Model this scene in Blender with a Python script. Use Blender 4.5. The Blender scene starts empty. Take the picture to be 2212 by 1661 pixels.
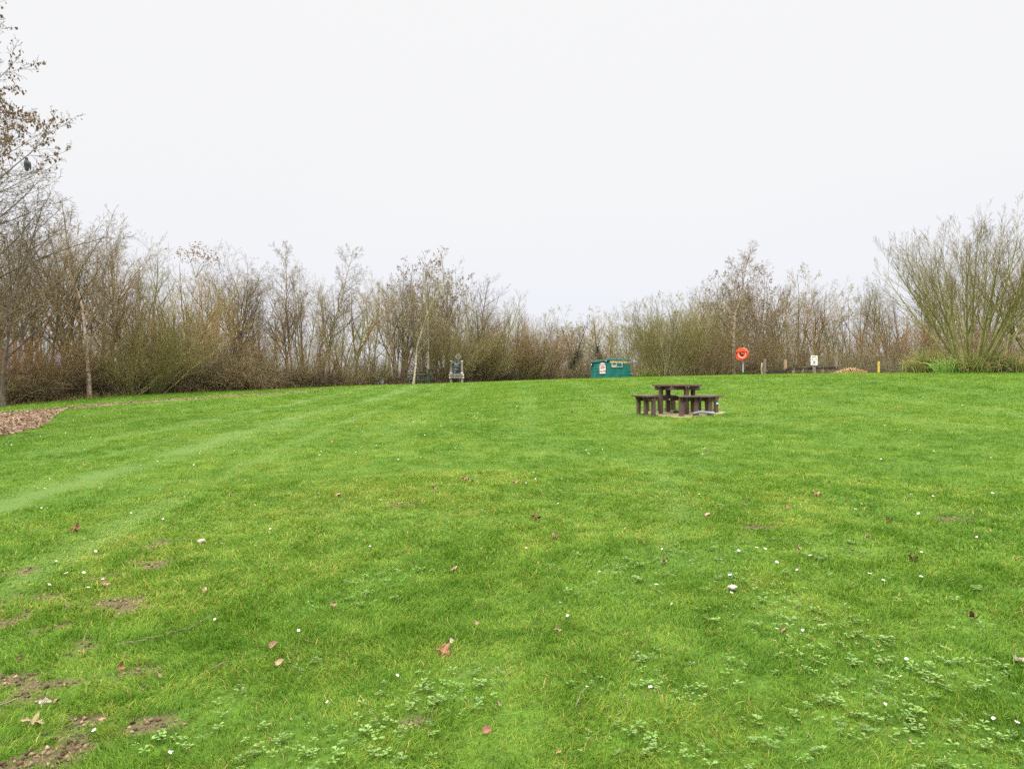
import bpy, bmesh, math, random
import numpy as np
from mathutils import Vector, Matrix, Euler

PI = math.pi
R = math.radians
random.seed(7)
SC = bpy.context.scene
COL = SC.collection
CAMZ = 1.6
F = 710.0                      # focal length in pixels of a 1024 wide picture


# ------------------------------------------------------------------ terrain
def ray(u, v, Y):
    return ((u - 512) * Y / F, Y, CAMZ - (v - 384) * Y / F)


CP = [(0, 0, 0), (-4, 0, -.06), (4, 0, .06), (0, -8, -.2), (-10, -2, -.05), (10, -2, .25), (0, 5, .22), (-3.5, 5, .13), (3.5, 5, .3),
      (0, 10, .46), (-7, 10, .3), (7, 10, .6), (-12, 20, .55), (-14, 14, .34), (14, 14, .95), (16, 22, 1.45), (-5, 20, .78),
      (-3, 32, 1.15), (4, 30, 1.42), (12, 32, 1.85)]
for u, v, Y in [(677, 413.1, 18.5), (0, 406, 27), (91, 397.5, 30), (225, 390.5, 37), (340, 386, 44), (412, 384.5, 50), (456, 383.5, 52.5),
                (500, 382, 57), (550, 380.5, 62), (612, 377.6, 61), (690, 376.8, 46), (742, 375.6, 43), (815, 374.6, 42), (880, 374, 40),
                (930, 373.3, 37), (1024, 373, 33.5)]:
    CP.append(ray(u, v, Y))
CP += [(12, 58, 1.6), (20, 54, 1.35), (30, 50, 1.3), (36, 38, 1.9), (20, 78, 1.0), (0, 82, 1.1), (-10, 62, 1.2), (-22, 60, .8), (-35, 42, .55),
       (-42, 20, .3), (-25, 8, .2), (26, 5, .8), (30, 18, 1.6), (45, 60, 1.0), (8, 70, 1.5), (10, 90, .9), (60, 30, 1.5), (-60, 60, .4),
       (40, 100, .8), (-30, 100, .6)]
CP = np.array(CP, float)


def _phi(r2):
    return 0.5 * r2 * np.log(np.maximum(r2, 1e-9))


def _tps():
    n = len(CP)
    X = CP[:, :2] / 20.0
    d2 = ((X[:, None] - X[None]) ** 2).sum(-1)
    A = np.zeros((n + 3, n + 3))
    A[:n, :n] = _phi(d2) + np.eye(n) * 0.004
    A[:n, n] = 1
    A[:n, n + 1:] = X
    A[n:, :n] = A[:n, n:].T
    b = np.zeros(n + 3)
    b[:n] = CP[:, 2]
    return X, np.linalg.solve(A, b)


_TX, _TW = _tps()


def ground(x, y):
    """Height of the ground at arrays (or numbers) x, y."""
    x = np.asarray(x, float)
    y = np.asarray(y, float)
    sh = x.shape
    q = np.stack([x.ravel(), y.ravel()], 1) / 20.0
    out = np.empty(len(q))
    for i in range(0, len(q), 40000):
        s = q[i:i + 40000]
        d2 = ((s[:, None] - _TX[None]) ** 2).sum(-1)
        out[i:i + 40000] = _phi(d2) @ _TW[:len(CP)] + _TW[len(CP)] + s @ _TW[len(CP) + 1:]
    r = np.hypot(q[:, 0] * 20, q[:, 1] * 20 - 35)
    w = np.clip((r - 62) / 60, 0, 1)
    w = w * w * (3 - 2 * w)
    out = np.clip(out, -1.5, 3.0) * (1 - w) + 0.7 * w
    dm = np.hypot(q[:, 0] * 20 - 14.05, q[:, 1] * 20 - 43.2)
    out = out + 0.13 * np.exp(-(dm / 0.55) ** 2)          # the little mound at the lifebuoy post
    return out.reshape(sh) if sh else float(out[0])


def hit(u, v):
    """Where the line of sight through a pixel meets the ground."""
    ys = np.geomspace(2.0, 75, 700)
    xs = (u - 512) * ys / F
    zs = CAMZ - (v - 384) * ys / F
    dz = zs - ground(xs, ys)
    k = int(np.argmax(dz < 0)) if (dz < 0).any() else len(ys) - 1
    if k == 0:
        return xs[0], ys[0]
    a = dz[k - 1] / (dz[k - 1] - dz[k])
    y = ys[k - 1] + a * (ys[k] - ys[k - 1])
    return (u - 512) * y / F, y


def hit22(u, v):
    return hit(u * 1024 / 2212, v * 1024 / 2212)


# ------------------------------------------------------------------ noise
def _hash(ix, iy, s):
    h = (ix.astype(np.int64) * 374761393 + iy.astype(np.int64) * 668265263 + s * 982451653) & 0xFFFFFFFF
    h = ((h ^ (h >> 13)) * 1274126177) & 0xFFFFFFFF
    return ((h ^ (h >> 16)) & 0xFFFF) / 65535.0


def vnoise(x, y, s=0):
    ix, iy = np.floor(x), np.floor(y)
    fx, fy = x - ix, y - iy
    fx, fy = fx * fx * (3 - 2 * fx), fy * fy * (3 - 2 * fy)
    a, b = _hash(ix, iy, s), _hash(ix + 1, iy, s)
    c, d = _hash(ix, iy + 1, s), _hash(ix + 1, iy + 1, s)
    return (a * (1 - fx) + b * fx) * (1 - fy) + (c * (1 - fx) + d * fx) * fy


def fbm(x, y, s=0, o=4):
    t, a, n = 0, 0.5, 0
    for k in range(o):
        t = t + a * vnoise(x * 2 ** k + 17 * k, y * 2 ** k - 9 * k, s + k)
        n += a
        a *= 0.5
    return t / n


# ------------------------------------------------------------------ regions
EDGE = np.array([(-60, -8), (-32, 10), (-26, 19), (-19.6, 26.6), (-17.8, 29.6), (-15, 36.6), (-10.7, 43.6), (-7, 49.4), (-4.4, 52.2), (-1, 56.5), (3.4, 61.5),
                 (6, 63.5), (10, 63), (12, 56), (14, 49), (18, 46), (21, 43.5), (22.2, 38), (26, 34.6), (34, 33.5), (60, 30)], float)


def edge_y(x):
    return np.interp(x, EDGE[:, 0], EDGE[:, 1])


SOIL = []
for u, v, w in [(350, 1170, .35), (300, 1222, .3), (215, 1305, .3), (60, 1290, .3), (20, 1330, .3), (160, 1402, .22), (300, 1450, .28), (335, 1470, .2),
                (110, 1500, .3), (20, 1475, .3), (150, 1570, .25), (60, 1590, .2), (100, 1640, .2), (500, 1445, .12), (880, 1560, .12), (640, 1555, .08),
                (430, 1190, .2), (860, 1090, .3), (1640, 1140, .2), (2050, 1120, .2), (1960, 1600, .1), (1500, 1560, .06), (330, 1560, .16), (15, 1235, .3), (110, 1340, .25)]:
    x, y = hit22(u, v)
    SOIL.append((x, y, w))


def soil_mask(x, y):
    m = np.zeros_like(x)
    for sx, sy, w in SOIL:
        d2 = ((x - sx) / (w * 1.3)) ** 2 + ((y - sy) / (w * .9)) ** 2
        m = np.maximum(m, np.exp(-d2))
    n = fbm(x * 8, y * 8, 31, 3)
    n = .5 * n + .5 * fbm(x * 3.2, y * 7, 33, 3)
    wear = np.clip((fbm(x * .9, y * .9, 77, 3) - .50) * 5, 0, 1) * np.clip((-.15 - x / np.maximum(y, 1)) * 4, 0, 1) * np.clip((9 - y) / 4, 0, 1)
    m = np.maximum(m, wear * .45)
    m = np.maximum(m, .2)
    return np.clip((m * .8 + n * 1.9 - 1.64) * 7, 0, 1)


# the chipped bark path: a patch at the left edge that narrows to a strip along the trees
PATH_FAR = [hit(u, v) for u, v in [(-60, 415), (-25, 413), (8, 411.2), (45, 408.6), (80, 405.5), (140, 401.3), (200, 397.6), (262, 393.5), (330, 389.6)]]
PATH_NEAR = [hit(u, v) for u, v in [(-60, 441), (-25, 439.5), (8, 436), (40, 427.5), (62, 409.3), (140, 402.5), (200, 398.6), (262, 394.2), (330, 389.9)]]
PATH_POLY = np.array(PATH_FAR + PATH_NEAR[::-1])
BED = np.array([(20.2, 38.4), (20.6, 36.6), (22.2, 35.2), (24.5, 34.0), (27, 33.2), (33, 32.3), (36, 36), (32, 41), (24, 42), (21, 40.4)])
TABLE = np.array(ray(677, 413.1, 18.5))[:2]


def inside(poly, x, y):
    r = np.zeros(x.shape, bool)
    n = len(poly)
    for i in range(n):
        x0, y0 = poly[i]
        x1, y1 = poly[(i + 1) % n]
        c = ((y0 > y) != (y1 > y)) & (x < (x1 - x0) * (y - y0) / (y1 - y0 + 1e-12) + x0)
        r ^= c
    return r


def slab_r(a):
    return 1.14 + .10 * np.sin(3 * a + .6) + .07 * np.sin(7 * a + 2) + .04 * np.sin(13 * a)


def slab_mask(x, y):
    dx, dy = x - TABLE[0] - .12, y - TABLE[1]
    return np.hypot(dx, dy) < slab_r(np.arctan2(dy, dx)) * (.72 + .5 * fbm(x * 4, y * 4, 13, 3))


# ------------------------------------------------------------------ objects
def tag(o, label=None, cat=None, group=None, kind=None):
    if label: o['label'] = label
    if cat: o['category'] = cat
    if group: o['group'] = group
    if kind: o['kind'] = kind
    return o


def link(o, parent=None):
    COL.objects.link(o)
    if parent is not None:
        o.parent = parent
    return o


def empty(name, loc=(0, 0, 0), rz=0):
    o = bpy.data.objects.new(name, None)
    o.empty_display_size = .2
    o.location = loc
    o.rotation_euler = (0, 0, rz)
    return link(o)


def np_mesh(name, V, faces, mat=None, color=None, smooth=False):
    """V (n,3); faces: list of int arrays (m,k)."""
    me = bpy.data.meshes.new(name)
    V = np.ascontiguousarray(V, np.float32)
    me.vertices.add(len(V))
    me.vertices.foreach_set('co', V.ravel())
    li = np.concatenate([f.ravel() for f in faces]).astype(np.int32)
    tot = np.concatenate([np.full(len(f), f.shape[1], np.int32) for f in faces])
    me.loops.add(len(li))
    me.loops.foreach_set('vertex_index', li)
    me.polygons.add(len(tot))
    st = np.zeros(len(tot), np.int32)
    st[1:] = np.cumsum(tot)[:-1]
    me.polygons.foreach_set('loop_start', st)
    me.polygons.foreach_set('loop_total', tot)
    if smooth:
        me.polygons.foreach_set('use_smooth', np.ones(len(tot), bool))
    if color is not None:
        at = me.color_attributes.new('tint', 'FLOAT_COLOR', 'POINT')
        c = np.ones((len(V), 4), np.float32)
        c[:, :3] = color
        at.data.foreach_set('color', c.ravel())
    me.update(calc_edges=True)
    if mat is not None:
        me.materials.append(mat)
    return me


def mobj(name, me, parent=None):
    return link(bpy.data.objects.new(name, me), parent)


class MB:
    """Collects simple solids into one mesh."""
    def __init__(self):
        self.bm = bmesh.new()

    def _add(self, fn, M):
        r = fn()
        bmesh.ops.transform(self.bm, matrix=M, verts=r['verts'])
        return r['verts']

    def box(self, c, s, rz=0, rx=0, ry=0):
        M = Matrix.Translation(c) @ Euler((rx, ry, rz)).to_matrix().to_4x4() @ Matrix.Diagonal((s[0], s[1], s[2], 1))
        self._add(lambda: bmesh.ops.create_cube(self.bm, size=1), M)
        return self

    def cyl(self, c, r, h, seg=16, rx=0, ry=0, rz=0, r2=None):
        M = Matrix.Translation(c) @ Euler((rx, ry, rz)).to_matrix().to_4x4()
        self._add(lambda: bmesh.ops.create_cone(self.bm, cap_ends=True, segments=seg, radius1=r, radius2=r if r2 is None else r2, depth=h), M)
        return self

    def ball(self, c, s, seg=14):
        M = Matrix.Translation(c) @ Matrix.Diagonal((s[0], s[1], s[2], 1))
        self._add(lambda: bmesh.ops.create_uvsphere(self.bm, u_segments=seg, v_segments=max(6, seg // 2), radius=1), M)
        return self

    def prism(self, poly, z0, z1, M=Matrix()):
        a = [self.bm.verts.new(M @ Vector((x, y, z0))) for x, y in poly]
        b = [self.bm.verts.new(M @ Vector((x, y, z1))) for x, y in poly]
        n = len(poly)
        self.bm.faces.new(a[::-1])
        self.bm.faces.new(b)
        for i in range(n):
            self.bm.faces.new((a[i], a[(i + 1) % n], b[(i + 1) % n], b[i]))
        return self

    def lathe(self, prof, seg=40, M=Matrix(), close=False):
        rings = []
        for r, z in prof:
            rings.append([self.bm.verts.new(M @ Vector((r * math.cos(2 * PI * k / seg), r * math.sin(2 * PI * k / seg), z))) for k in range(seg)])
        n = len(rings)
        for i in range(n if close else n - 1):
            A, B = rings[i], rings[(i + 1) % n]
            for k in range(seg):
                self.bm.faces.new((A[k], A[(k + 1) % seg], B[(k + 1) % seg], B[k]))
        return self

    def tube(self, pts, r, seg=8):
        pts = [Vector(p) for p in pts]
        rs = r if isinstance(r, (list, tuple)) else [r] * len(pts)
        prev = None
        rings = []
        for i, p in enumerate(pts):
            t = (pts[min(i + 1, len(pts) - 1)] - pts[max(i - 1, 0)]).normalized()
            a = t.orthogonal().normalized() if prev is None else (prev - t * prev.dot(t)).normalized()
            prev = a
            b = t.cross(a)
            rings.append([self.bm.verts.new(p + (a * math.cos(2 * PI * k / seg) + b * math.sin(2 * PI * k / seg)) * rs[i]) for k in range(seg)])
        for A, B in zip(rings, rings[1:]):
            for k in range(seg):
                self.bm.faces.new((A[k], A[(k + 1) % seg], B[(k + 1) % seg], B[k]))
        self.bm.faces.new(rings[0][::-1])
        self.bm.faces.new(rings[-1])
        return self

    def build(self, name, mat, parent=None, bevel=0, smooth=False, loc=None):
        bm = self.bm
        bmesh.ops.recalc_face_normals(bm, faces=bm.faces)
        if bevel:
            bmesh.ops.bevel(bm, geom=[e for e in bm.edges if e.calc_face_angle(0) > .5], offset=bevel, segments=2, affect='EDGES', profile=.6, clamp_overlap=True)
        me = bpy.data.meshes.new(name)
        bm.to_mesh(me)
        bm.free()
        if smooth:
            for p in me.polygons: p.use_smooth = True
        me.materials.append(mat)
        o = mobj(name, me, parent)
        if loc is not None: o.location = loc
        return o


def letters(name, txt, size, mat, parent, loc, rz=0, align='CENTER', bold=0, sx=1.0):
    cu = bpy.data.curves.new(name, 'FONT')
    cu.body = txt
    cu.size = size
    cu.align_x = align
    cu.align_y = 'CENTER'
    cu.extrude = .002
    cu.offset = bold
    cu.resolution_u = 3
    cu.materials.append(mat)
    tmp = bpy.data.objects.new(name, cu)
    COL.objects.link(tmp)
    bpy.context.view_layer.update()
    me = bpy.data.meshes.new_from_object(tmp.evaluated_get(bpy.context.evaluated_depsgraph_get()))
    bpy.data.objects.remove(tmp)
    bpy.data.curves.remove(cu)
    o = mobj(name, me, parent)
    o.location = loc
    o.rotation_euler = (PI / 2, 0, rz)
    o.scale = (sx, 1, 1)
    return o


# ------------------------------------------------------------------ materials
def new_mat(name):
    m = bpy.data.materials.new(name)
    m.use_nodes = True
    nt = m.node_tree
    nt.nodes.clear()
    return m, nt.nodes, nt.links


def N(ns, typ, **kw):
    n = ns.new(typ)
    for k, v in kw.items():
        if k in n.inputs: n.inputs[k].default_value = v
        else: setattr(n, k, v)
    return n


def mixc(ns, ln, fac, a, b, mode='MIX'):
    n = ns.new('ShaderNodeMix')
    n.data_type = 'RGBA'
    n.blend_type = mode
    for s, v in ((n.inputs[0], fac), (n.inputs[6], a), (n.inputs[7], b)):
        if hasattr(v, 'is_linked'): ln.new(v, s)
        elif isinstance(v, (int, float)): s.default_value = v
        else: s.default_value = (*v, 1)
    return n.outputs[2]


def ramp(ns, ln, src, stops):
    n = ns.new('ShaderNodeValToRGB')
    e = n.color_ramp.elements
    while len(e) < len(stops): e.new(.5)
    for el, (p, c) in zip(e, stops):
        el.position = p
        el.color = (*c, 1) if not isinstance(c, (int, float)) else (c, c, c, 1)
    ln.new(src, n.inputs[0])
    return n.outputs[0]


def surf(name, c1, c2, scale=6, rough=.8, stretch=(1, 1, 1), bump=.2, vary=.25, c3=None, lo=.35, hi=.65, spec=.3, detail=6, hue=.02, metal=0):
    """Two or three tones broken up by noise in the thing's own space, with a small shift from thing to thing."""
    m, ns, ln = new_mat(name)
    tc = N(ns, 'ShaderNodeTexCoord')
    mp = N(ns, 'ShaderNodeMapping')
    mp.inputs['Scale'].default_value = stretch
    ln.new(tc.outputs['Object'], mp.inputs[0])
    no = N(ns, 'ShaderNodeTexNoise', Scale=scale, Detail=detail, Roughness=.65)
    ln.new(mp.outputs[0], no.inputs['Vector'])
    st = [(lo, c1), (hi, c2)] if c3 is None else [(lo, c1), ((lo + hi) / 2, c2), (hi, c3)]
    c = ramp(ns, ln, no.outputs[0], st)
    oi = N(ns, 'ShaderNodeObjectInfo')
    hs = N(ns, 'ShaderNodeHueSaturation')
    mr = N(ns, 'ShaderNodeMapRange')
    mr.inputs['To Min'].default_value = 1 - vary
    mr.inputs['To Max'].default_value = 1 + vary
    ln.new(oi.outputs['Random'], mr.inputs[0])
    ln.new(mr.outputs[0], hs.inputs['Value'])
    mu = N(ns, 'ShaderNodeMath', operation='MULTIPLY')
    mu.inputs[1].default_value = 7.31
    fr = N(ns, 'ShaderNodeMath', operation='FRACT')
    ln.new(oi.outputs['Random'], mu.inputs[0])
    ln.new(mu.outputs[0], fr.inputs[0])
    mh = N(ns, 'ShaderNodeMapRange')
    mh.inputs['To Min'].default_value = .5 - hue
    mh.inputs['To Max'].default_value = .5 + hue
    ln.new(fr.outputs[0], mh.inputs[0])
    ln.new(mh.outputs[0], hs.inputs['Hue'])
    ln.new(c, hs.inputs['Color'])
    b = N(ns, 'ShaderNodeBsdfPrincipled', Roughness=rough, Metallic=metal)
    b.inputs['Specular IOR Level'].default_value = spec
    ln.new(hs.outputs[0], b.inputs['Base Color'])
    if bump:
        bp = N(ns, 'ShaderNodeBump', Strength=bump)
        bp.inputs['Distance'].default_value = .02
        ln.new(no.outputs[0], bp.inputs['Height'])
        ln.new(bp.outputs[0], b.inputs['Normal'])
    o = N(ns, 'ShaderNodeOutputMaterial')
    ln.new(b.outputs[0], o.inputs[0])
    return m


def leafy(name, trans=.35, rough=.5, spec=.25, fixed=None, vary=.15):
    """Thin leaves and blades: colour from the mesh's own tint, part of the light passes through."""
    m, ns, ln = new_mat(name)
    if fixed is None:
        at = N(ns, 'ShaderNodeAttribute', attribute_name='tint')
        col = at.outputs['Color']
    else:
        tc = N(ns, 'ShaderNodeTexCoord')
        no = N(ns, 'ShaderNodeTexNoise', Scale=40, Detail=4)
        ln.new(tc.outputs['Object'], no.inputs['Vector'])
        c = ramp(ns, ln, no.outputs[0], [(.3, fixed[0]), (.7, fixed[1])])
        oi = N(ns, 'ShaderNodeObjectInfo')
        mr = N(ns, 'ShaderNodeMapRange')
        mr.inputs['To Min'].default_value = 1 - vary
        mr.inputs['To Max'].default_value = 1 + vary
        ln.new(oi.outputs['Random'], mr.inputs[0])
        hs = N(ns, 'ShaderNodeHueSaturation')
        ln.new(mr.outputs[0], hs.inputs['Value'])
        ln.new(c, hs.inputs['Color'])
        col = hs.outputs[0]
    b = N(ns, 'ShaderNodeBsdfPrincipled', Roughness=rough)
    b.inputs['Specular IOR Level'].default_value = spec
    ln.new(col, b.inputs['Base Color'])
    t = N(ns, 'ShaderNodeBsdfTranslucent')
    ln.new(col, t.inputs[0])
    mx = N(ns, 'ShaderNodeMixShader')
    mx.inputs[0].default_value = trans
    ln.new(b.outputs[0], mx.inputs[1])
    ln.new(t.outputs[0], mx.inputs[2])
    o = N(ns, 'ShaderNodeOutputMaterial')
    ln.new(mx.outputs[0], o.inputs[0])
    return m


M = {}
M['bark_brown'] = surf('brown_bark', (0.091, 0.071, 0.045), (0.220, 0.176, 0.112), 9, .9, (1, 1, .35), .3, .3, hue=.025)
M['bark_grey'] = surf('grey_bark', (.14, .118, .078), (.33, .285, .20), 9, .9, (1, 1, .35), .3, .3, hue=.02)
M['bark_moss'] = surf('mossy_bark', (.125, .115, .045), (.30, .275, .12), 7, .9, (1, 1, .4), .3, .2, hue=.02)
M['bark_dark'] = surf('dark_bark', (.03, .025, .02), (.085, .07, .05), 9, .9, (1, 1, .35), .3, .25)
M['birch'] = surf('birch_bark', (.08, .062, .04), (.33, .27, .185), 5, .75, (1, 1, 2.2), .2, .15, c3=(.46, .385, .275), lo=.34, hi=.62)
M['twig_brown'] = surf('brown_twigs', (0.136, 0.097, 0.044), (0.254, 0.185, 0.085), 3, .85, bump=0, vary=.3, hue=.03)
M['twig_purple'] = surf('purple_grey_twigs', (0.131, 0.092, 0.050), (0.231, 0.169, 0.091), 3, .85, bump=0, vary=.25, hue=.03)
M['twig_grey'] = surf('grey_twigs', (0.157, 0.128, 0.067), (0.286, 0.233, 0.124), 3, .85, bump=0, vary=.25, hue=.02)
M['twig_olive'] = surf('olive_twigs', (0.136, 0.112, 0.035), (0.262, 0.216, 0.070), 3, .85, bump=0, vary=.2, hue=.02)
M['twig_rust'] = surf('rusty_twigs', (0.157, 0.095, 0.036), (0.288, 0.177, 0.068), 3, .85, bump=0, vary=.25, hue=.02)
M['near_bark'] = surf('near_tree_bark', (.06, .046, .034), (.15, .12, .085), 9, .9, (1, 1, .35), .3, .1)
M['near_twigs'] = surf('near_tree_twigs', (.085, .058, .034), (.17, .122, .070), 3, .85, bump=0, vary=.1, hue=.01)
M['willow_bark'] = surf('willow_bark', (.13, .125, .04), (.30, .29, .11), 7, .9, (1, 1, .4), .3, .1, hue=.01)
M['disc'] = surf('pale_weathered_disc', (.36, .33, .26), (.52, .49, .40), 9, .8, bump=.1, vary=0)
M['bud'] = leafy('pale_buds', .4, .6, .2, ((.26, .25, .11), (.38, .36, .18)))
M['catkin'] = leafy('brown_catkins', .15, .8, .1, ((.12, .08, .05), (.22, .15, .09)))
M['dryleaf'] = leafy('dry_brown_leaves', .3, .7, .15, ((.13, .075, .036), (.30, .19, .10)), .25)
M['ivy'] = leafy('ivy_leaves', .2, .4, .4, ((.018, .03, .012), (.05, .075, .025)))
M['litter'] = leafy('bark_chips', 0, .9, .1)
M['undergrowth'] = leafy('undergrowth_stems', .05, .9, .1)
M['blade'] = leafy('grass_blades', .42, .6, .12)
M['weed'] = leafy('weed_leaves', .25, .45, .35)
M['iris'] = leafy('sword_leaves', .3, .5, .3)
M['petal'] = leafy('white_petals', .3, .6, .2, ((.78, .77, .75), (.85, .84, .82)), .03)
M['pinkpetal'] = leafy('pink_petals', .3, .6, .2, ((.72, .45, .50), (.80, .66, .68)), .03)
M['pollen'] = surf('yellow_pollen', (.75, .42, .02), (.85, .55, .04), 300, .9, bump=.3, vary=.05)
M['plastic'] = surf('brown_recycled_plastic', (0.078, 0.046, 0.035), (0.130, 0.080, 0.061), 5, .62, (1, 1, 1), .1, .16, spec=.4, lo=.3, hi=.7, hue=.01)
M['bolt'] = surf('bright_steel', (.65, .65, .66), (.8, .8, .8), 20, .35, bump=0, vary=.05, metal=.6)
M['slab'] = surf('worn_earth_pad', (.10, .085, .035), (.24, .185, .095), 3.2, .95, bump=.6, vary=.02, c3=(.34, .28, .165), lo=.3, hi=.72)
M['bark_path'] = surf('bark_chip_path', (.065, .042, .026), (.20, .130, .075), 34, .95, bump=1.0, vary=0, c3=(.31, .22, .14), lo=.32, hi=.7)
M['mulch'] = surf('bark_mulch', (.06, .036, .030), (.17, .11, .085), 26, .95, bump=1.0, vary=0, c3=(.30, .22, .17), lo=.32, hi=.7)
M['teal'] = surf('teal_painted_boards', (.010, .105, .088), (.016, .165, .138), 2.2, .55, (1, 1, .5), .12, .03, c3=(.05, .21, .175), lo=.3, hi=.75, hue=0)
M['felt'] = surf('roof_felt', (.10, .13, .11), (.25, .27, .24), 6, .9, bump=.4, vary=.05)
M['ply'] = surf('bare_plywood', (.42, .29, .18), (.56, .42, .28), 3, .75, (8, 8, 1), .1, .05)
M['white'] = surf('white_paint', (.72, .71, .69), (.82, .81, .80), 8, .5, bump=.05, vary=.03, hue=0)
M['offwhite'] = surf('weathered_white_paint', (.50, .50, .46), (.70, .70, .66), 9, .6, bump=.1, vary=.05)
M['red'] = surf('red_lettering', (.42, .04, .04), (.5, .06, .06), 10, .5, bump=0, vary=.02)
M['black'] = surf('black_recess', (.008, .008, .008), (.02, .018, .016), 8, .8, bump=0, vary=.05)
M['panel'] = surf('dark_blue_grey_panel', (.016, .022, .030), (.03, .038, .05), 4, .45, bump=0, vary=.03)
M['chalk'] = surf('pale_lettering', (.5, .58, .62), (.68, .74, .76), 10, .6, bump=0, vary=.02)
M['wood'] = surf('weathered_grey_timber', (.20, .17, .125), (.36, .32, .25), 5, .85, (4, 4, .5), .25, .12)
M['wood_tan'] = surf('tan_timber', (.22, .15, .085), (.38, .28, .17), 5, .85, (4, 4, .5), .25, .12)
M['wood_brown'] = surf('brown_timber', (.13, .095, .068), (.25, .19, .145), 5, .85, (4, 4, .5), .25, .12)
M['rail'] = surf('black_brown_rail', (.018, .014, .012), (.05, .04, .033), 5, .7, (1, 1, 1), .15, .1)
M['yellow_wood'] = surf('yellow_stake', (.55, .36, .07), (.72, .52, .13), 8, .7, (3, 3, .5), .15, .03)
M['gate_green'] = surf('dark_green_gate', (.012, .03, .022), (.035, .065, .045), 6, .7, (3, 3, .6), .2, .05)
M['orange'] = surf('orange_red_plastic', (.66, .060, .022), (.78, .10, .035), 3, .32, bump=.03, vary=.0, spec=.5, hue=0)
M['orange_pale'] = surf('faded_orange_ring', (.74, .20, .12), (.82, .32, .22), 6, .4, bump=.05, vary=0, spec=.5, hue=0)
M['orange_deep'] = surf('deep_orange_inside', (.42, .016, .008), (.62, .035, .015), 4, .4, bump=0, vary=0, hue=0)
M['galv'] = surf('galvanised_steel', (.36, .38, .41), (.52, .54, .57), 30, .42, bump=.03, vary=.02, metal=.5)
M['grey_tube'] = surf('grey_plastic_tube', (.16, .18, .20), (.24, .26, .28), 6, .4, bump=.03, vary=0, spec=.5)
M['sign_yellow'] = surf('yellow_band', (.55, .48, .08), (.66, .58, .14), 10, .5, bump=0, vary=0)
M['sign_green'] = surf('green_plate', (.03, .11, .085), (.05, .16, .12), 10, .5, bump=0, vary=0)
M['straw'] = leafy('cut_straw', .15, .8, .15)
M['stone'] = surf('pale_stone', (.30, .25, .20), (.44, .39, .33), 30, .85, bump=.3, vary=.1)
M['feather'] = surf('slate_feathers', (.03, .032, .038), (.10, .10, .11), 18, .7, bump=.1, vary=0)
M['twig_dead'] = surf('dead_twig', (.10, .075, .055), (.22, .17, .13), 20, .9, bump=.2, vary=.2)
M['cut_wood'] = surf('fresh_cut_wood', (.55, .19, .06), (.66, .28, .10), 12, .8, bump=.1, vary=0)


def ground_mat():
    m, ns, ln = new_mat('lawn_and_woodland_soil')
    tc = N(ns, 'ShaderNodeTexCoord')
    at = N(ns, 'ShaderNodeAttribute', attribute_name='tint')       # R woodland floor, G bare soil, B mown stripe
    sp = N(ns, 'ShaderNodeSeparateColor')
    ln.new(at.outputs['Color'], sp.inputs[0])
    n1 = N(ns, 'ShaderNodeTexNoise', Scale=.55, Detail=8, Roughness=.6)
    n2 = N(ns, 'ShaderNodeTexNoise', Scale=9, Detail=8, Roughness=.7)
    n3 = N(ns, 'ShaderNodeTexNoise', Scale=70, Detail=4, Roughness=.7)
    for n in (n1, n2, n3): ln.new(tc.outputs['Object'], n.inputs['Vector'])
    g = ramp(ns, ln, n1.outputs[0], [(.3, (.040, .085, .008)), (.5, (.055, .112, .010)), (.7, (.080, .135, .014))])
    g2 = ramp(ns, ln, n2.outputs[0], [(.3, (.55, .55, .55)), (.7, (1.3, 1.3, 1.2))])
    g = mixc(ns, ln, 1.0, g, g2, 'MULTIPLY')
    g = mixc(ns, ln, sp.outputs[2], g, (.07, .115, .02))
    s = ramp(ns, ln, n3.outputs[0], [(.3, (.035, .024, .015)), (.7, (.135, .088, .052))])
    w = ramp(ns, ln, n2.outputs[0], [(.3, (.035, .022, .013)), (.7, (.13, .075, .042))])
    c = mixc(ns, ln, sp.outputs[1], g, s)
    c = mixc(ns, ln, sp.outputs[0], c, w)
    b = N(ns, 'ShaderNodeBsdfPrincipled', Roughness=.9)
    b.inputs['Specular IOR Level'].default_value = .15
    ln.new(c, b.inputs['Base Color'])
    bp = N(ns, 'ShaderNodeBump', Strength=.6)
    bp.inputs['Distance'].default_value = .03
    ln.new(n2.outputs[0], bp.inputs['Height'])
    ln.new(bp.outputs[0], b.inputs['Normal'])
    o = N(ns, 'ShaderNodeOutputMaterial')
    ln.new(b.outputs[0], o.inputs[0])
    return m


def stripe(x, y):
    """Mown and driven strips that run away from the viewer on the left of the lawn."""
    wob = .35 * np.sin(y * .13) + .05 * np.sin(y * .9)
    xx = x + wob + .022 * (y - 10)
    s = .9 * np.exp(-((xx + 5.4) / .36) ** 2) + .65 * np.exp(-((xx + 3.6) / .22) ** 2) + .5 * np.exp(-((xx + 7.9) / .3) ** 2) + .5 * np.exp(-((xx + 6.5) / .16) ** 2)
    s = s + .35 * np.clip(np.sin(xx * 2.3), 0, 1) * np.clip((y - 9) / 8, 0, 1)
    wv = np.exp(-((x - 1.3 - .23 * (y - 6.5) + .25 * np.sin(y * .7)) / .18) ** 2) * np.clip((y - 4) / 2, 0, 1) * np.clip((13 - y) / 4, 0, 1)
    return np.clip((s + .4 * wv) * np.clip(2.6 * fbm(x * 1.9, y * .8, 5, 4) - .55, 0, 1.2), 0, 1)


# ------------------------------------------------------------------ ground sheet
def axis(a, b, step, far):
    c = np.arange(a, b + 1e-6, step)
    g = step * np.cumsum(1.25 ** np.arange(1, 40))
    g = g[g < far]
    return np.concatenate([(a - g)[::-1], c, b + g])


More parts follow.
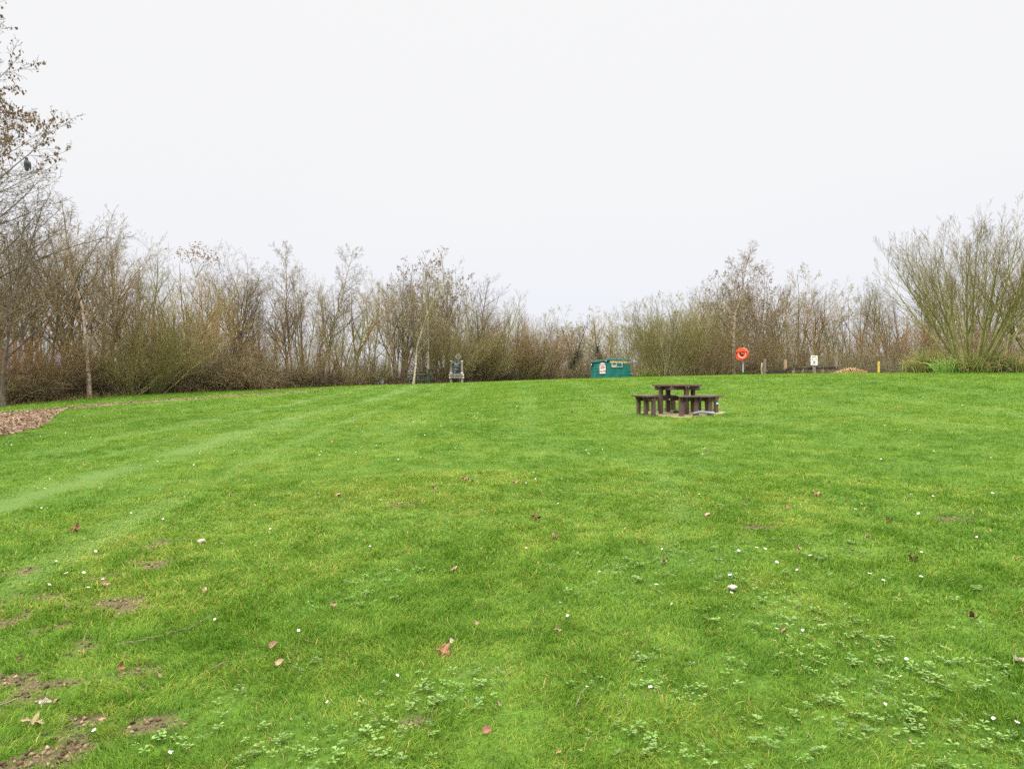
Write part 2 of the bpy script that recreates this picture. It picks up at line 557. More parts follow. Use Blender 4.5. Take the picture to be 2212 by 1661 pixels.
gx, gy = axis(-34, 38, .5, 1500), axis(-6, 72, .5, 1500)
gx = np.unique(np.round(np.concatenate([gx, np.arange(-6, 6, .09)]), 4))
gy = np.unique(np.round(np.concatenate([gy, np.arange(1.5, 9, .09)]), 4))
GX, GY = np.meshgrid(gx, gy)
GZ = ground(GX, GY)
gn = len(gx)
V = np.stack([GX.ravel(), GY.ravel(), GZ.ravel()], 1)
ii = (np.arange(len(gy) - 1)[:, None] * gn + np.arange(gn - 1)[None]).ravel()
Q = np.stack([ii, ii + 1, ii + 1 + gn, ii + gn], 1)
wood = np.clip((GY - edge_y(GX) + .4 + (fbm(GX * .7, GY * .7, 3) - .5) * 1.6) / .8, 0, 1)
wood = np.where((GX < -13) & (np.abs(GX) < 60), wood, np.where(GX > 5, np.clip((GY - edge_y(GX) - 1.0) / 2, 0, 1), wood))
far = np.clip((np.hypot(GX, GY - 30) - 75) / 40, 0, 1)
wood = wood * (1 - .6 * far)
gcol = np.stack([wood.ravel(), soil_mask(GX, GY).ravel() * (np.hypot(GX, GY) < 25).ravel(), (stripe(GX, GY) * (1 - wood)).ravel() * (GY < 60).ravel()], 1)
g_o = mobj('ground', np_mesh('ground', V, [Q], ground_mat(), gcol, True))
tag(g_o, kind='structure')


def strip_sheet(name, A, B, mat, lift=.012, m=10):
    """A sheet between two lines, laid on the ground."""
    A, B = np.array(A, float), np.array(B, float)
    t = np.linspace(0, 1, 6 * (len(A) - 1) + 1) * (len(A) - 1)
    a = np.stack([np.interp(t, np.arange(len(A)), A[:, k]) for k in (0, 1)], 1)
    b = np.stack([np.interp(t, np.arange(len(B)), B[:, k]) for k in (0, 1)], 1)
    s = np.linspace(0, 1, m + 1)
    P = a[:, None] * (1 - s)[None, :, None] + b[:, None] * s[None, :, None]
    jit = (fbm(P[..., 0] * 2.1, P[..., 1] * 2.1, 8, 3) - .5) * .5
    P[:, 0, 1] += jit[:, 0]
    P[:, -1, 1] += jit[:, -1]
    z = ground(P[..., 0], P[..., 1]) + lift
    z[:, 0] -= .03
    z[:, -1] -= .03
    Vv = np.concatenate([P, z[..., None]], 2).reshape(-1, 3)
    n = m + 1
    i = (np.arange(len(t) - 1)[:, None] * n + np.arange(m)[None]).ravel()
    q = np.stack([i, i + n, i + n + 1, i + 1], 1)
    o = mobj(name, np_mesh(name, Vv, [q], mat, None, True))
    tag(o, kind='structure')
    return o


strip_sheet('path', PATH_FAR, PATH_NEAR, M['bark_path'])


def fan_sheet(name, C, rfun, mat, lift):
    th = np.linspace(0, 2 * PI, 97)[:-1]
    rr = rfun(th)
    Vv = [(C[0], C[1], ground(C[0], C[1]) + lift)]
    rings = 6
    for k in range(1, rings + 1):
        x = C[0] + np.cos(th) * rr * k / rings
        y = C[1] + np.sin(th) * rr * k / rings
        z = ground(x, y) + lift - (.03 if k == rings else 0)
        Vv += list(zip(x, y, z))
    n = len(th)
    tr = np.array([(0, 1 + k, 1 + (k + 1) % n) for k in range(n)])
    q = np.array([(1 + (r - 1) * n + k, 1 + r * n + k, 1 + r * n + (k + 1) % n, 1 + (r - 1) * n + (k + 1) % n) for r in range(1, rings) for k in range(n)])
    o = mobj(name, np_mesh(name, np.array(Vv), [tr, q], mat, None, True))
    return tag(o, kind='structure')


fan_sheet('paving', TABLE + np.array([.12, .0]), slab_r, M['slab'], .014)
bc = BED.mean(0)


def bed_r(th):
    a = np.arctan2(BED[:, 1] - bc[1], BED[:, 0] - bc[0])
    r = np.hypot(BED[:, 1] - bc[1], BED[:, 0] - bc[0])
    o = np.argsort(a)
    a, r = a[o], r[o]
    t = (th + PI) % (2 * PI) - PI
    return np.interp(t, np.concatenate([a[-1:] - 2 * PI, a, a[:1] + 2 * PI]), np.concatenate([r[-1:], r, r[:1]])) + .15 * np.sin(11 * th)


fan_sheet('flower_bed', bc, bed_r, M['mulch'], .02)

# ------------------------------------------------------------------ grass
rg = np.random.default_rng(11)


def lawn_ok(x, y):
    ok = (y < edge_y(x) + .3) & ~inside(PATH_POLY, x, y) & ~slab_mask(x, y)
    return ok & ~inside(BED, x, y)


def weed_patches():
    L = []
    for u, v, r, n in [(1900, 1430, .28, 60), (1760, 1390, .22, 44), (1700, 1340, .25, 46), (1650, 1300, .25, 40), (1830, 1490, .22, 40), (2110, 1470, .2, 30), (2030, 1440, .18, 24),
                       (2150, 1590, .13, 26), (2190, 1600, .12, 20), (2090, 1650, .13, 24), (1900, 1570, .14, 26), (1800, 1560, .14, 24), (1700, 1600, .15, 30), (1480, 1640, .14, 30),
                       (1380, 1600, .12, 16), (1320, 1600, .1, 14), (900, 1520, .17, 34), (960, 1505, .15, 26), (870, 1580, .1, 14), (680, 1640, .15, 34), (620, 1600, .12, 20), (760, 1600, .14, 28),
                       (830, 1655, .12, 20), (600, 1650, .1, 16), (510, 1520, .12, 16), (1400, 1490, .13, 26), (1460, 1500, .1, 16), (1280, 1480, .08, 10), (1390, 1430, .1, 10), (990, 1470, .12, 18),
                       (1060, 1480, .1, 12), (660, 1440, .12, 14), (780, 1260, .2, 24), (840, 1250, .2, 20), (760, 1300, .18, 20), (1590, 1180, .3, 30), (1400, 1200, .35, 36), (1330, 1230, .3, 30),
                       (1480, 1220, .3, 26), (1350, 1270, .25, 24), (1830, 1190, .3, 24), (1750, 1240, .25, 20), (1560, 1250, .2, 14), (2000, 1280, .22, 16), (2110, 1350, .2, 18), (1980, 1590, .1, 12),
                       (940, 1110, .4, 26), (1480, 1110, .3, 14), (2180, 1500, .12, 12), (430, 1605, .1, 12), (350, 1610, .08, 8), (1930, 1510, .16, 24), (1600, 1430, .15, 14), (1640, 1480, .15, 14)]:
        x, y = hit22(u, v)
        L.append((x, y, r, n))
    return L


WEEDS = weed_patches()


def weed_mask(x, y):
    m = np.zeros_like(x)
    for wx, wy, r, n in WEEDS:
        m = np.maximum(m, np.exp(-(((x - wx) ** 2 + (y - wy) ** 2) / (r * r)) ** 1.0))
    return m


def make_grass():
    D0, D1 = 1.9, 60.0

    def dens(d):
        return np.clip(12500 * (4.2 / np.maximum(d, 2.6)) ** 1.62, 90, 14000)
    ds = np.linspace(D0, D1, 4000)
    pdf = dens(ds) * ds
    cdf = np.cumsum(pdf) * (ds[1] - ds[0])
    half = R(43)
    n = int(cdf[-1] * 2 * half)
    d = np.interp(rg.random(n), cdf / cdf[-1], ds)
    a = (rg.random(n) * 2 - 1) * half
    x, y = np.sin(a) * d, np.cos(a) * d
    # spread by a clumping field so the turf is uneven
    cl = fbm(x * 2.2, y * 2.2, 21, 4)
    keep = lawn_ok(x, y) & (rg.random(n) < np.clip(.6 + 1.4 * (cl - .25), .5, 1))
    sm = soil_mask(x, y) * (d < 25)
    keep &= rg.random(n) > sm * .62
    wm = weed_mask(x, y) * (d < 12)
    keep &= rg.random(n) > wm * .35
    x, y, d, cl, sm, wm = (q[keep] for q in (x, y, d, cl, sm, wm))
    n = len(x)
    z = ground(x, y)
    tf = fbm(x * 6.5, y * 6.5, 61, 2)            # small tufts
    h = (.022 + .030 * rg.random(n)) * (.70 + .42 * cl + .42 * tf) * np.clip(1 - .5 * sm - .3 * wm, .35, 1)
    st = stripe(x, y)
    h *= 1 - .35 * st
    h *= np.clip(1 + (d - 10) / 40, 1, 1.5)
    w = .00165 * np.clip((d / 3.4) ** .86, 1, 7.5) * (.6 + .8 * rg.random(n))
    yaw = rg.random(n) * 2 * PI
    lean = np.abs(rg.normal(0, .45, n)) + .2 + .5 * st + .35 * (1 - tf)
    flow = 2 * PI * 1.6 * fbm(x * 3.1, y * 3.1, 71, 2)
    ld = np.where(rg.random(n) < .6, flow + rg.normal(0, .6, n), rg.random(n) * 2 * PI)
    ld = np.where(rg.random(n) < st * .6, PI / 2 + rg.normal(0, .4, n), ld)
    lx, ly = np.cos(ld) * np.sin(np.minimum(lean, 1.35)), np.sin(ld) * np.sin(np.minimum(lean, 1.35))
    up = np.cos(np.minimum(lean, 1.35))
    px, py = -np.sin(ld), np.cos(ld)
    tw = rg.normal(0, .5, n)
    px, py = px * np.cos(tw) - py * np.sin(tw), px * np.sin(tw) + py * np.cos(tw)
    # colours of the grass itself: fresh, mid, yellowish and straw blades
    big = fbm(x * .35, y * .35, 41, 4)
    mid = fbm(x * 1.7, y * 1.7, 51, 3)
    c_d, c_m, c_y = np.array([.076, .166, .012]), np.array([.134, .236, .022]), np.array([.215, .278, .034])
    t = np.clip((big - .5) * .7 + (mid - .5) * .75 + (tf - .5) * -.9 + .44 + rg.normal(0, .20, n) * np.clip(5 / d, .25, 1), 0, 1)[:, None]
    col = np.where(t < .5, c_d + (c_m - c_d) * t * 2, c_m + (c_y - c_m) * (t * 2 - 1))
    sr = rg.random(n)
    straw = sr < np.clip(7 / d, .12, 1) * (.02 + .06 * np.clip((mid - .55) * 5, 0, 1) + .05 * np.clip((big - .58) * 6, 0, 1) + .12 * sm)
    col[straw] = np.array([.42, .32, .10]) * (.7 + .6 * rg.random((straw.sum(), 1)))
    col = col * (1 - .34 * st[:, None]) + np.array([.175, .255, .065]) * .34 * st[:, None]
    col *= 1 + (rg.random((n, 1)) - .5) * .55 * np.clip(6 / d, .3, 1)[:, None]
    base = np.stack([x, y, z - .004], 1)
    side = np.stack([px, py, np.zeros(n)], 1) * w[:, None]
    mid_p = base + np.stack([lx * .35, ly * .35, .62 * np.maximum(up, .35)], 1) * h[:, None]
    tip = base + np.stack([lx * 1.25, ly * 1.25, up], 1) * h[:, None]
    near = d < 9.5
    vs, fs, cs, off = [], [], [], 0
    b, s, mm, t_, c = base[near], side[near], mid_p[near], tip[near], col[near]
    k = len(b)
    vs.append(np.stack([b - s, b + s, mm + s * .85, mm - s * .85, t_], 1).reshape(-1, 3))
    i = np.arange(k)[:, None] * 5
    fq = i + np.array([[0, 1, 2, 3]])
    ft = i + np.array([[3, 2, 4]])
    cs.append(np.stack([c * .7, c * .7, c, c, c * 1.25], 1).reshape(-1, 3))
    off = k * 5
    b, s, t_, c = base[~near], side[~near], tip[~near], col[~near]
    k2 = len(b)
    vs.append(np.stack([b - s, b + s, t_], 1).reshape(-1, 3))
    ft2 = off + np.arange(k2)[:, None] * 3 + np.array([[0, 1, 2]])
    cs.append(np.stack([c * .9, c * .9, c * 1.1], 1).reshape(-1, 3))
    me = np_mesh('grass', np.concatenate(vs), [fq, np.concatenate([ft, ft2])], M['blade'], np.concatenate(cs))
    print('grass blades', n)
    return tag(mobj('grass', me), kind='stuff')


make_grass()


def make_weeds():
    vs, fs, cs = [], [], []
    off = 0
    prof = [(0, .12), (.35, .22), (.65, .75), (.85, .95), (1, .45)]
    for wx, wy, r, n in WEEDS:
        k = max(6, int(n * .62))
        for _ in range(k):
            a, q = rg.random() * 2 * PI, r * 1.5 * rg.random() ** .7
            cx, cy = wx + math.cos(a) * q * 1.25, wy + math.sin(a) * q
            cz = ground(cx, cy)
            m = int(rg.integers(4, 10))
            big_ = .55 + .75 * rg.random() ** 2
            tone = np.array([.115, .205, .028]) * (.65 + .5 * rg.random()) + np.array([.05, .045, .025]) * rg.random() ** 2
            for j in range(m):
                th = 2 * PI * j / m + rg.normal(0, .25)
                Ln = (.012 + .016 * rg.random()) * (1 + .35 * min(1, r / .3)) * big_
                wd = Ln * (.26 + .1 * rg.random())
                pitch = .12 + .5 * rg.random()
                dx, dy = math.cos(th), math.sin(th)
                z0 = cz + .010 + .022 * rg.random()
                for t, ww in prof:
                    bx, by = cx + dx * t * Ln * math.cos(pitch), cy + dy * t * Ln * math.cos(pitch)
                    bz = z0 + Ln * (math.sin(pitch) * t - .45 * t * t * math.sin(pitch))
                    vs += [(bx - dy * wd * ww, by + dx * wd * ww, bz + .1 * wd), (bx, by, bz - .12 * wd), (bx + dy * wd * ww, by - dx * wd * ww, bz + .1 * wd)]
                    sh = .85 + .3 * rg.random()
                    cs += [tone * sh * .95, tone * sh * 1.15, tone * sh * .95]
                for i in range(4):
                    o = off + i * 3
                    fs += [(o, o + 1, o + 4, o + 3), (o + 1, o + 2, o + 5, o + 4)]
                off += 15
    me = np_mesh('lawn_weeds', np.array(vs), [np.array(fs)], M['weed'], np.array(cs), True)
    tag(mobj('lawn_weeds', me), kind='stuff')


make_weeds()


# ------------------------------------------------------------------ branching
def unit(a):
    return a / np.maximum(np.linalg.norm(a, axis=-1, keepdims=True), 1e-9)


def polylines(rng, S, Dr, L, n, wander, trop, bend=0):
    B = len(S)
    P = np.empty((B, n + 1, 3))
    T = np.empty((B, n + 1, 3))
    P[:, 0], T[:, 0] = S, Dr
    d, p = Dr.copy(), S.copy()
    z = np.array([0, 0, 1.0])
    for k in range(n):
        d = unit(d + rng.normal(0, wander, (B, 3)) + z * (trop + bend * k / n))
        p = p + d * (L / n)[:, None]
        P[:, k + 1], T[:, k + 1] = p, d
    return P, T


def spawn(rng, P, T, L, Rr, K, t0, t1, ang, asd, ratio, shape, rr, tmix=1.0):
    B, n1, _ = P.shape
    t = t0 + (t1 - t0) * ((np.arange(K)[None] + rng.random((B, K))) / K)
    f = t * (n1 - 1)
    i = np.minimum(f.astype(int), n1 - 2)
    w = (f - i)[..., None]
    bi = np.arange(B)[:, None]
    S = P[bi, i] * (1 - w) + P[bi, i + 1] * w
    D = unit(T[bi, i] * (1 - w) + T[bi, i + 1] * w)
    rad = Rr[bi, i] * (1 - w[..., 0]) + Rr[bi, i + 1] * w[..., 0]
    ref = np.where(np.abs(D[..., 2:3]) > .9, np.array([1., 0, 0]), np.array([0, 0, 1.]))
    a = unit(np.cross(D, ref))
    b = np.cross(D, a)
    az = np.arange(K)[None] * 2.39996 + rng.random((B, 1)) * 6.28 + rng.normal(0, .5, (B, K))
    pr = a * np.cos(az)[..., None] + b * np.sin(az)[..., None]
    an = np.clip(rng.normal(ang, asd, (B, K)), .08, 1.7)[..., None]
    C = unit(D * np.cos(an) + pr * np.sin(an))
    ln = L[:, None] * ratio * shape(t) * (.7 + .6 * rng.random((B, K)))
    return S.reshape(-1, 3), C.reshape(-1, 3), ln.ravel(), (rad * rr).ravel()


def tubes(P, Rr, k):
    B, n1, _ = P.shape
    T = np.gradient(P, axis=1)
    T = unit(T)
    m = unit(T.mean(1, keepdims=True))
    ref = np.where(np.abs(m[..., 2:3]) > .85, np.array([1., 0, 0]), np.array([0, 0, 1.]))
    a = unit(np.cross(T, ref))
    b = np.cross(T, a)
    th = np.arange(k) * 2 * PI / k
    V = P[:, :, None] + Rr[:, :, None, None] * (a[:, :, None] * np.cos(th)[:, None] + b[:, :, None] * np.sin(th)[:, None])
    V = V.reshape(-1, 3)
    base = (np.arange(B)[:, None, None] * n1 + np.arange(n1 - 1)[None, :, None]) * k
    j = np.arange(k)[None, None]
    q = np.stack([base + j, base + (j + 1) % k, base + k + (j + 1) % k, base + k + j], -1).reshape(-1, 4)
    return V, q


def join(parts):
    vs, fs, o = [], [], 0
    for V, q in parts:
        vs.append(V)
        fs.append(q + o)
        o += len(V)
    return np.concatenate(vs), np.concatenate(fs)


def grow(seed, stems, levels, rmin=.0035):
    """stems: (S, D, L, R0, n, wander, trop). levels: dicts. Gives a list of (P, T, R, L) per level."""
    rng = np.random.default_rng(seed)
    S, D, L, R0, n, wd, tr = stems
    P, T = polylines(rng, S, D, L, n, wd, tr)
    tt = np.linspace(0, 1, n + 1)[None]
    Rr = np.maximum(R0[:, None] * (1 - .86 * tt) * (1 + .55 * np.exp(-tt * 14)), rmin)
    out = [(P, T, Rr, L)]
    for lv in levels:
        S, D, L, r0 = spawn(rng, P, T, L, Rr, lv['K'], lv.get('t0', .2), lv.get('t1', 1), R(lv['ang']), R(lv.get('asd', 10)), lv['ratio'], lv.get('shape', lambda t: 1 - .5 * t), lv.get('rr', .6))
        keep = (L > lv.get('minlen', .05))
        S, D, L, r0 = S[keep], D[keep], L[keep], r0[keep]
        n = lv['n']
        P, T = polylines(rng, S, D, L, n, lv.get('wander', .1), lv.get('trop', .03), lv.get('bend', 0))
        tt = np.linspace(0, 1, n + 1)[None]
        Rr = np.maximum(r0[:, None] * (1 - .8 * tt), rmin)
        out.append((P, T, Rr, L))
    return out


def one_stem(L, r, n=14, wander=.045, trop=.02, lean=(0, 0)):
    d = unit(np.array([[lean[0], lean[1], 1.0]]))
    return (np.array([[0, 0, -.15]]), d, np.array([L]), np.array([r]), n, wander, trop)


def fan_stems(rng, B, spread, L, r, n, wander, trop, base=.25, lo=0.0, even=False):
    az = rng.random(B) * 2 * PI
    tilt = np.sqrt(lo + (1 - lo) * rng.random(B)) * R(spread)
    if even:
        az = np.arange(B) * 2.39996 + rng.normal(0, .2, B)
        tilt = np.sqrt((np.arange(B) + .6) / B) * R(spread)
        L = L / (.72 + .4 * .5)
    D = np.stack([np.sin(tilt) * np.cos(az), np.sin(tilt) * np.sin(az), np.cos(tilt)], 1)
    q = rng.random(B) if not even else np.full(B, .5)
    S = np.stack([np.cos(az) * base * rng.random(B), np.sin(az) * base * rng.random(B), np.full(B, -.12)], 1)
    return (S, D, L * (.72 + .4 * q) * (1 if not even else rng.uniform(.95, 1.05, B)), r * (.6 + .7 * rng.random(B)), n, wander, trop)


def leaf_quads(rng, pts, size, droop=.6, fold=.35):
    """Small pointed folded leaves at points."""
    n = len(pts)
    az = rng.random(n) * 2 * PI
    el = -droop + rng.normal(0, .5, n)
    d = np.stack([np.cos(az) * np.cos(el), np.sin(az) * np.cos(el), np.sin(el)], 1)
    ref = np.array([0, 0, 1.0]) + rng.normal(0, .4, (n, 3))
    s = unit(np.cross(d, ref))
    u = np.cross(s, d)
    L = (size * (.6 + .8 * rng.random(n)))[:, None]
    w = L * .36
    c = pts + d * L * .5 - u * L * fold * .4
    V = np.stack([pts, pts + d * L * .45 + s * w, pts + d * L - u * L * .15, pts + d * L * .45 - s * w, c], 1).reshape(-1, 3)
    i = np.arange(n)[:, None] * 5
    f = np.concatenate([i + np.array([[0, 1, 4]]), i + np.array([[1, 2, 4]]), i + np.array([[2, 3, 4]]), i + np.array([[3, 0, 4]])])
    return V, f


class Proto:
    """Meshes of one kind of tree: trunk (and big limbs), crown of twigs, and leaves when it has any."""
    def __init__(self, name, gen, bark, twig, split=1, sides=(6, 4, 3, 3, 3), extra=None, height=None):
        trunk = join([tubes(P, Rr, sides[k]) for k, (P, T, Rr, L) in enumerate(gen[:split])])
        crown = join([tubes(P, Rr, sides[k + split]) for k, (P, T, Rr, L) in enumerate(gen[split:])])
        self.h = float(np.percentile(crown[0][:, 2], 99.7)) if height is None else height
        self.meshes = [('trunk', np_mesh(name + '_trunk', trunk[0], [trunk[1]], bark, None, True)),
                       ('crown', np_mesh(name + '_crown', crown[0], [crown[1]], twig, None, True))]
        if extra is not None:
            pname, (V, f), mat = extra
            self.meshes.append((pname, np_mesh(name + '_' + pname, V, [f], mat)))


def tips(gen, lv=-1, frac=1.0, seed=0, where=None):
    P = gen[lv][0][:, 1:].reshape(-1, 3)
    r = np.random.default_rng(seed)
    P = P[r.random(len(P)) < frac]
    if where is not None: P = P[where(P)]
    return P


PR = {}
round_shape = lambda t: .55 + .9 * np.sin(np.clip(t, 0, 1) * PI) ** .8 * (1 - .35 * t)
cone = lambda t: (1.05 - t) ** .65


def birch(seed, L=8.6, lean=(0, 0), K=30, twist=.05):
    return grow(seed, one_stem(L, .088, 16, twist * 1.35, .014, lean), [
        dict(K=K, t0=.26, t1=.985, ang=42, asd=9, ratio=.34, shape=cone, rr=.5, n=7, wander=.09, trop=.045),
        dict(K=9, t0=.2, ang=40, asd=12, ratio=.42, rr=.55, n=4, wander=.12, trop=.0),
        dict(K=6, t0=.15, ang=38, asd=12, ratio=.55, rr=.6, n=3, wander=.14, trop=-.05),
        dict(K=3, t0=.2, ang=32, asd=12, ratio=.55, rr=.7, n=2, wander=.12, trop=-.10)])


def slim(seed, L=8.2, K=20, lean=(0, 0)):
    return grow(seed, one_stem(L, .10, 14, .06, .02, lean), [
        dict(K=K, t0=.2, t1=.98, ang=36, asd=9, ratio=.40, shape=lambda t: (1.08 - t) ** .55, rr=.62, n=7, wander=.07, trop=.06),
        dict(K=7, t0=.2, ang=36, asd=10, ratio=.42, rr=.55, n=4, wander=.09, trop=.05),
        dict(K=5, t0=.2, ang=36, asd=12, ratio=.5, rr=.65, n=3, wander=.1, trop=.05),
        dict(K=2, t0=.3, ang=34, asd=12, ratio=.5, rr=.75, n=2, wander=.1, trop=.04)])


def stem_tree(seed, L=8.4, K=15, lean=(0, 0), t0=.38):
    return grow(seed, one_stem(L, .10, 14, .05, .02, lean), [
        dict(K=K, t0=t0, t1=.98, ang=34, asd=9, ratio=.36, shape=lambda t: (1.12 - t) ** .55, rr=.6, n=6, wander=.08, trop=.06),
        dict(K=6, t0=.2, ang=38, asd=10, ratio=.42, rr=.55, n=4, wander=.1, trop=.05),
        dict(K=4, t0=.2, ang=38, asd=12, ratio=.5, rr=.65, n=2, wander=.1, trop=.04)])


def rounded(seed, L=5.2, K=12):
    return grow(seed, one_stem(L, .13, 10, .07, .02), [
        dict(K=K, t0=.3, t1=1, ang=38, asd=10, ratio=.82, shape=lambda t: 1.1 - .45 * t, rr=.68, n=9, wander=.10, trop=.05),
        dict(K=9, t0=.18, ang=42, asd=12, ratio=.42, rr=.55, n=5, wander=.13, trop=.03),
        dict(K=7, t0=.15, ang=42, asd=14, ratio=.48, rr=.62, n=3, wander=.15, trop=.03),
        dict(K=3, t0=.2, ang=40, asd=14, ratio=.5, rr=.75, n=2, wander=.15, trop=.02)])


def coppice(seed, B=7, L=8, spread=24):
    r = np.random.default_rng(seed)
    return grow(seed, fan_stems(r, B, spread, L, .065, 12, .05, .015, .35, .05), [
        dict(K=11, t0=.22, t1=.98, ang=34, asd=10, ratio=.30, shape=lambda t: (1.1 - t) ** .5, rr=.5, n=5, wander=.09, trop=.05),
        dict(K=7, t0=.2, ang=36, asd=12, ratio=.45, rr=.6, n=3, wander=.11, trop=.04),
        dict(K=5, t0=.2, ang=36, asd=12, ratio=.5, rr=.7, n=2, wander=.12, trop=.04)])


def fan_shrub(seed, B=46, L=4.2, spread=58, K=7):
    r = np.random.default_rng(seed)
    return grow(seed, fan_stems(r, B, spread, L, .026, 8, .05, .03, .5), [
        dict(K=K, t0=.2, t1=.98, ang=24, asd=8, ratio=.42, shape=lambda t: 1.05 - .5 * t, rr=.55, n=5, wander=.07, trop=.04),
        dict(K=5, t0=.15, ang=26, asd=9, ratio=.5, rr=.65, n=3, wander=.08, trop=.04),
        dict(K=3, t0=.2, ang=26, asd=10, ratio=.55, rr=.75, n=2, wander=.1, trop=.03)], rmin=.003)


def tangle(seed, B=30, L=2.9):
    r = np.random.default_rng(seed)
    return grow(seed, fan_stems(r, B, 66, L, .018, 7, .16, .0, .6), [
        dict(K=8, t0=.1, t1=1, ang=52, asd=18, ratio=.45, rr=.6, n=4, wander=.2, trop=.0),
        dict(K=6, t0=.1, ang=50, asd=18, ratio=.5, rr=.7, n=3, wander=.22, trop=-.02),
        dict(K=3, t0=.1, ang=48, asd=18, ratio=.5, rr=.8, n=2, wander=.2, trop=.0)], rmin=.003)


g = birch(1); PR['birch_a'] = Proto('birch', g, M['birch'], M['twig_purple'])
g = birch(2, 8.8, (.03, .02), 26); PR['birch_b'] = Proto('birch', g, M['birch'], M['twig_purple'])
g = birch(5, 8.0, (-.10, .0), 24, .075); PR['birch_c'] = Proto('birch', g, M['birch'], M['twig_grey'])
g = slim(11); PR['slim_a'] = Proto('slim_tree', g, M['bark_grey'], M['twig_brown'])
g = slim(12, 8.6, 20, (.05, 0)); PR['slim_b'] = Proto('slim_tree', g, M['bark_moss'], M['twig_grey'])
g = slim(13, 8.4, 26, (-.04, .03)); PR['slim_c'] = Proto('slim_tree', g, M['bark_brown'], M['twig_purple'])
g = stem_tree(15); PR['stem_a'] = Proto('stem_tree', g, M['bark_moss'], M['twig_olive'])
g = stem_tree(16, 8.6, 13, (.04, 0), .45); PR['stem_b'] = Proto('stem_tree', g, M['bark_moss'], M['twig_grey'])
g = stem_tree(17, 8.2, 16, (-.05, .02), .3); PR['stem_c'] = Proto('stem_tree', g, M['bark_brown'], M['twig_purple'])
g = rounded(21); PR['round_a'] = Proto('round_tree', g, M['bark_brown'], M['twig_brown'])
g = rounded(22, 4.8, 13); PR['round_b'] = Proto('round_tree', g, M['bark_grey'], M['twig_grey'])
g = rounded(23, 5.6, 11); PR['round_c'] = Proto('round_tree', g, M['bark_moss'], M['twig_rust'])
g = coppice(31); PR['coppice_a'] = Proto('many_stemmed_tree', g, M['bark_grey'], M['twig_brown'])
g = coppice(32, 9, 7.6, 28); PR['coppice_b'] = Proto('many_stemmed_tree', g, M['bark_moss'], M['twig_olive'])
g = coppice(33, 8, 8, 20)
PR['catkin'] = Proto('catkin_tree', g, M['bark_grey'], M['twig_purple'], extra=('catkins', leaf_quads(np.random.default_rng(3), tips(g, -1, .30, 4, lambda P: P[:, 2] > 4.6 + .0 * P[:, 0]), .10, .9), M['catkin']))
g = coppice(34, 8, 7.6, 26)
PR['budding'] = Proto('budding_tree', g, M['bark_moss'], M['twig_grey'], extra=('buds', leaf_quads(np.random.default_rng(5), tips(g, -1, .55, 6, lambda P: P[:, 2] > 2.6), .085, -.2), M['bud']))
g = fan_shrub(41); PR['fan_a'] = Proto('fan_shrub', g, M['bark_moss'], M['twig_olive'], sides=(4, 3, 3, 3))
g = fan_shrub(42, 40, 4.4, 50, 8); PR['fan_b'] = Proto('fan_shrub', g, M['bark_brown'], M['twig_rust'], sides=(4, 3, 3, 3))
g = fan_shrub(43, 50, 4.0, 62, 7); PR['fan_c'] = Proto('fan_shrub', g, M['bark_moss'], M['twig_brown'], sides=(4, 3, 3, 3))
g = tangle(51); PR['tangle_a'] = Proto('tangled_bush', g, M['bark_brown'], M['twig_brown'], sides=(4, 3, 3, 3))
g = tangle(52, 34, 2.7); PR['tangle_b'] = Proto('tangled_bush', g, M['bark_dark'], M['twig_brown'], sides=(4, 3, 3, 3))
g = slim(61, 7.8, 18)
rv = np.random.default_rng(8)
ivp = g[0][0][0]
tsel = rv.random(2600) * .62 * (len(ivp) - 1)
ivq = np.stack([np.interp(tsel, np.arange(len(ivp)), ivp[:, k]) for k in range(3)], 1)
ivq = np.concatenate([ivq + rv.normal(0, .17, ivq.shape), tips(g, 1, .8, 9, lambda P: P[:, 2] < 4.2).repeat(5, 0)[:900] + rv.normal(0, .16, (min(900, 5 * len(tips(g, 1, .8, 9, lambda P: P[:, 2] < 4.2))), 3))])
PR['ivy'] = Proto('ivy_tree', g, M['bark_dark'], M['twig_brown'], extra=('ivy', leaf_quads(rv, ivq, .085, .5), M['ivy']))

_made = {}


def plant(key, name, u, Y, vtop=None, height=None, label=None, cat='tree', group=None, rz=None, wide=1.0, X=None):
    p = PR[key]
    x = (u - 512) * Y / F if X is None else X
    z = ground(x, Y)
    if height is None:
        height = CAMZ + (384 - vtop) * Y / F - z
    s = height / p.h
    o = empty(name, (x, Y, z), random.random() * 6.28 if rz is None else rz)
    o.scale = (s * wide, s * wide, s)
    tag(o, label, cat, group)
    for part, me in p.meshes:
        if key not in _made or part not in _made[key]:
            c = mobj(part, me, o)
            _made.setdefault(key, {})[part] = c
        else:
            c = _made[key][part].copy()
            COL.objects.link(c)
            c.parent = o
    return o


SKY = np.array([(-60, 190), (0, 205), (60, 215), (95, 205), (118, 210), (140, 236), (170, 250), (200, 254), (240, 246), (262, 270), (278, 280), (296, 250), (322, 252), (338, 272),
                (360, 266), (385, 258), (425, 256), (455, 252), (475, 268), (500, 286), (525, 290), (545, 312), (575, 306), (610, 302), (640, 304), (665, 296), (690, 286), (705, 272),
                (740, 262), (770, 264), (800, 264), (830, 280), (850, 276), (880, 268), (900, 272), (960, 280), (1080, 285)], float)


def skyline(u):
    return float(np.interp(u, SKY[:, 0], SKY[:, 1]))


# depth of the woodland edge along a bearing
_yy = np.linspace(12, 70, 2400)


def edge_depth(u):
    x = (u - 512) * _yy / F
    k = np.argmax(_yy > edge_y(x))
    return float(_yy[k])


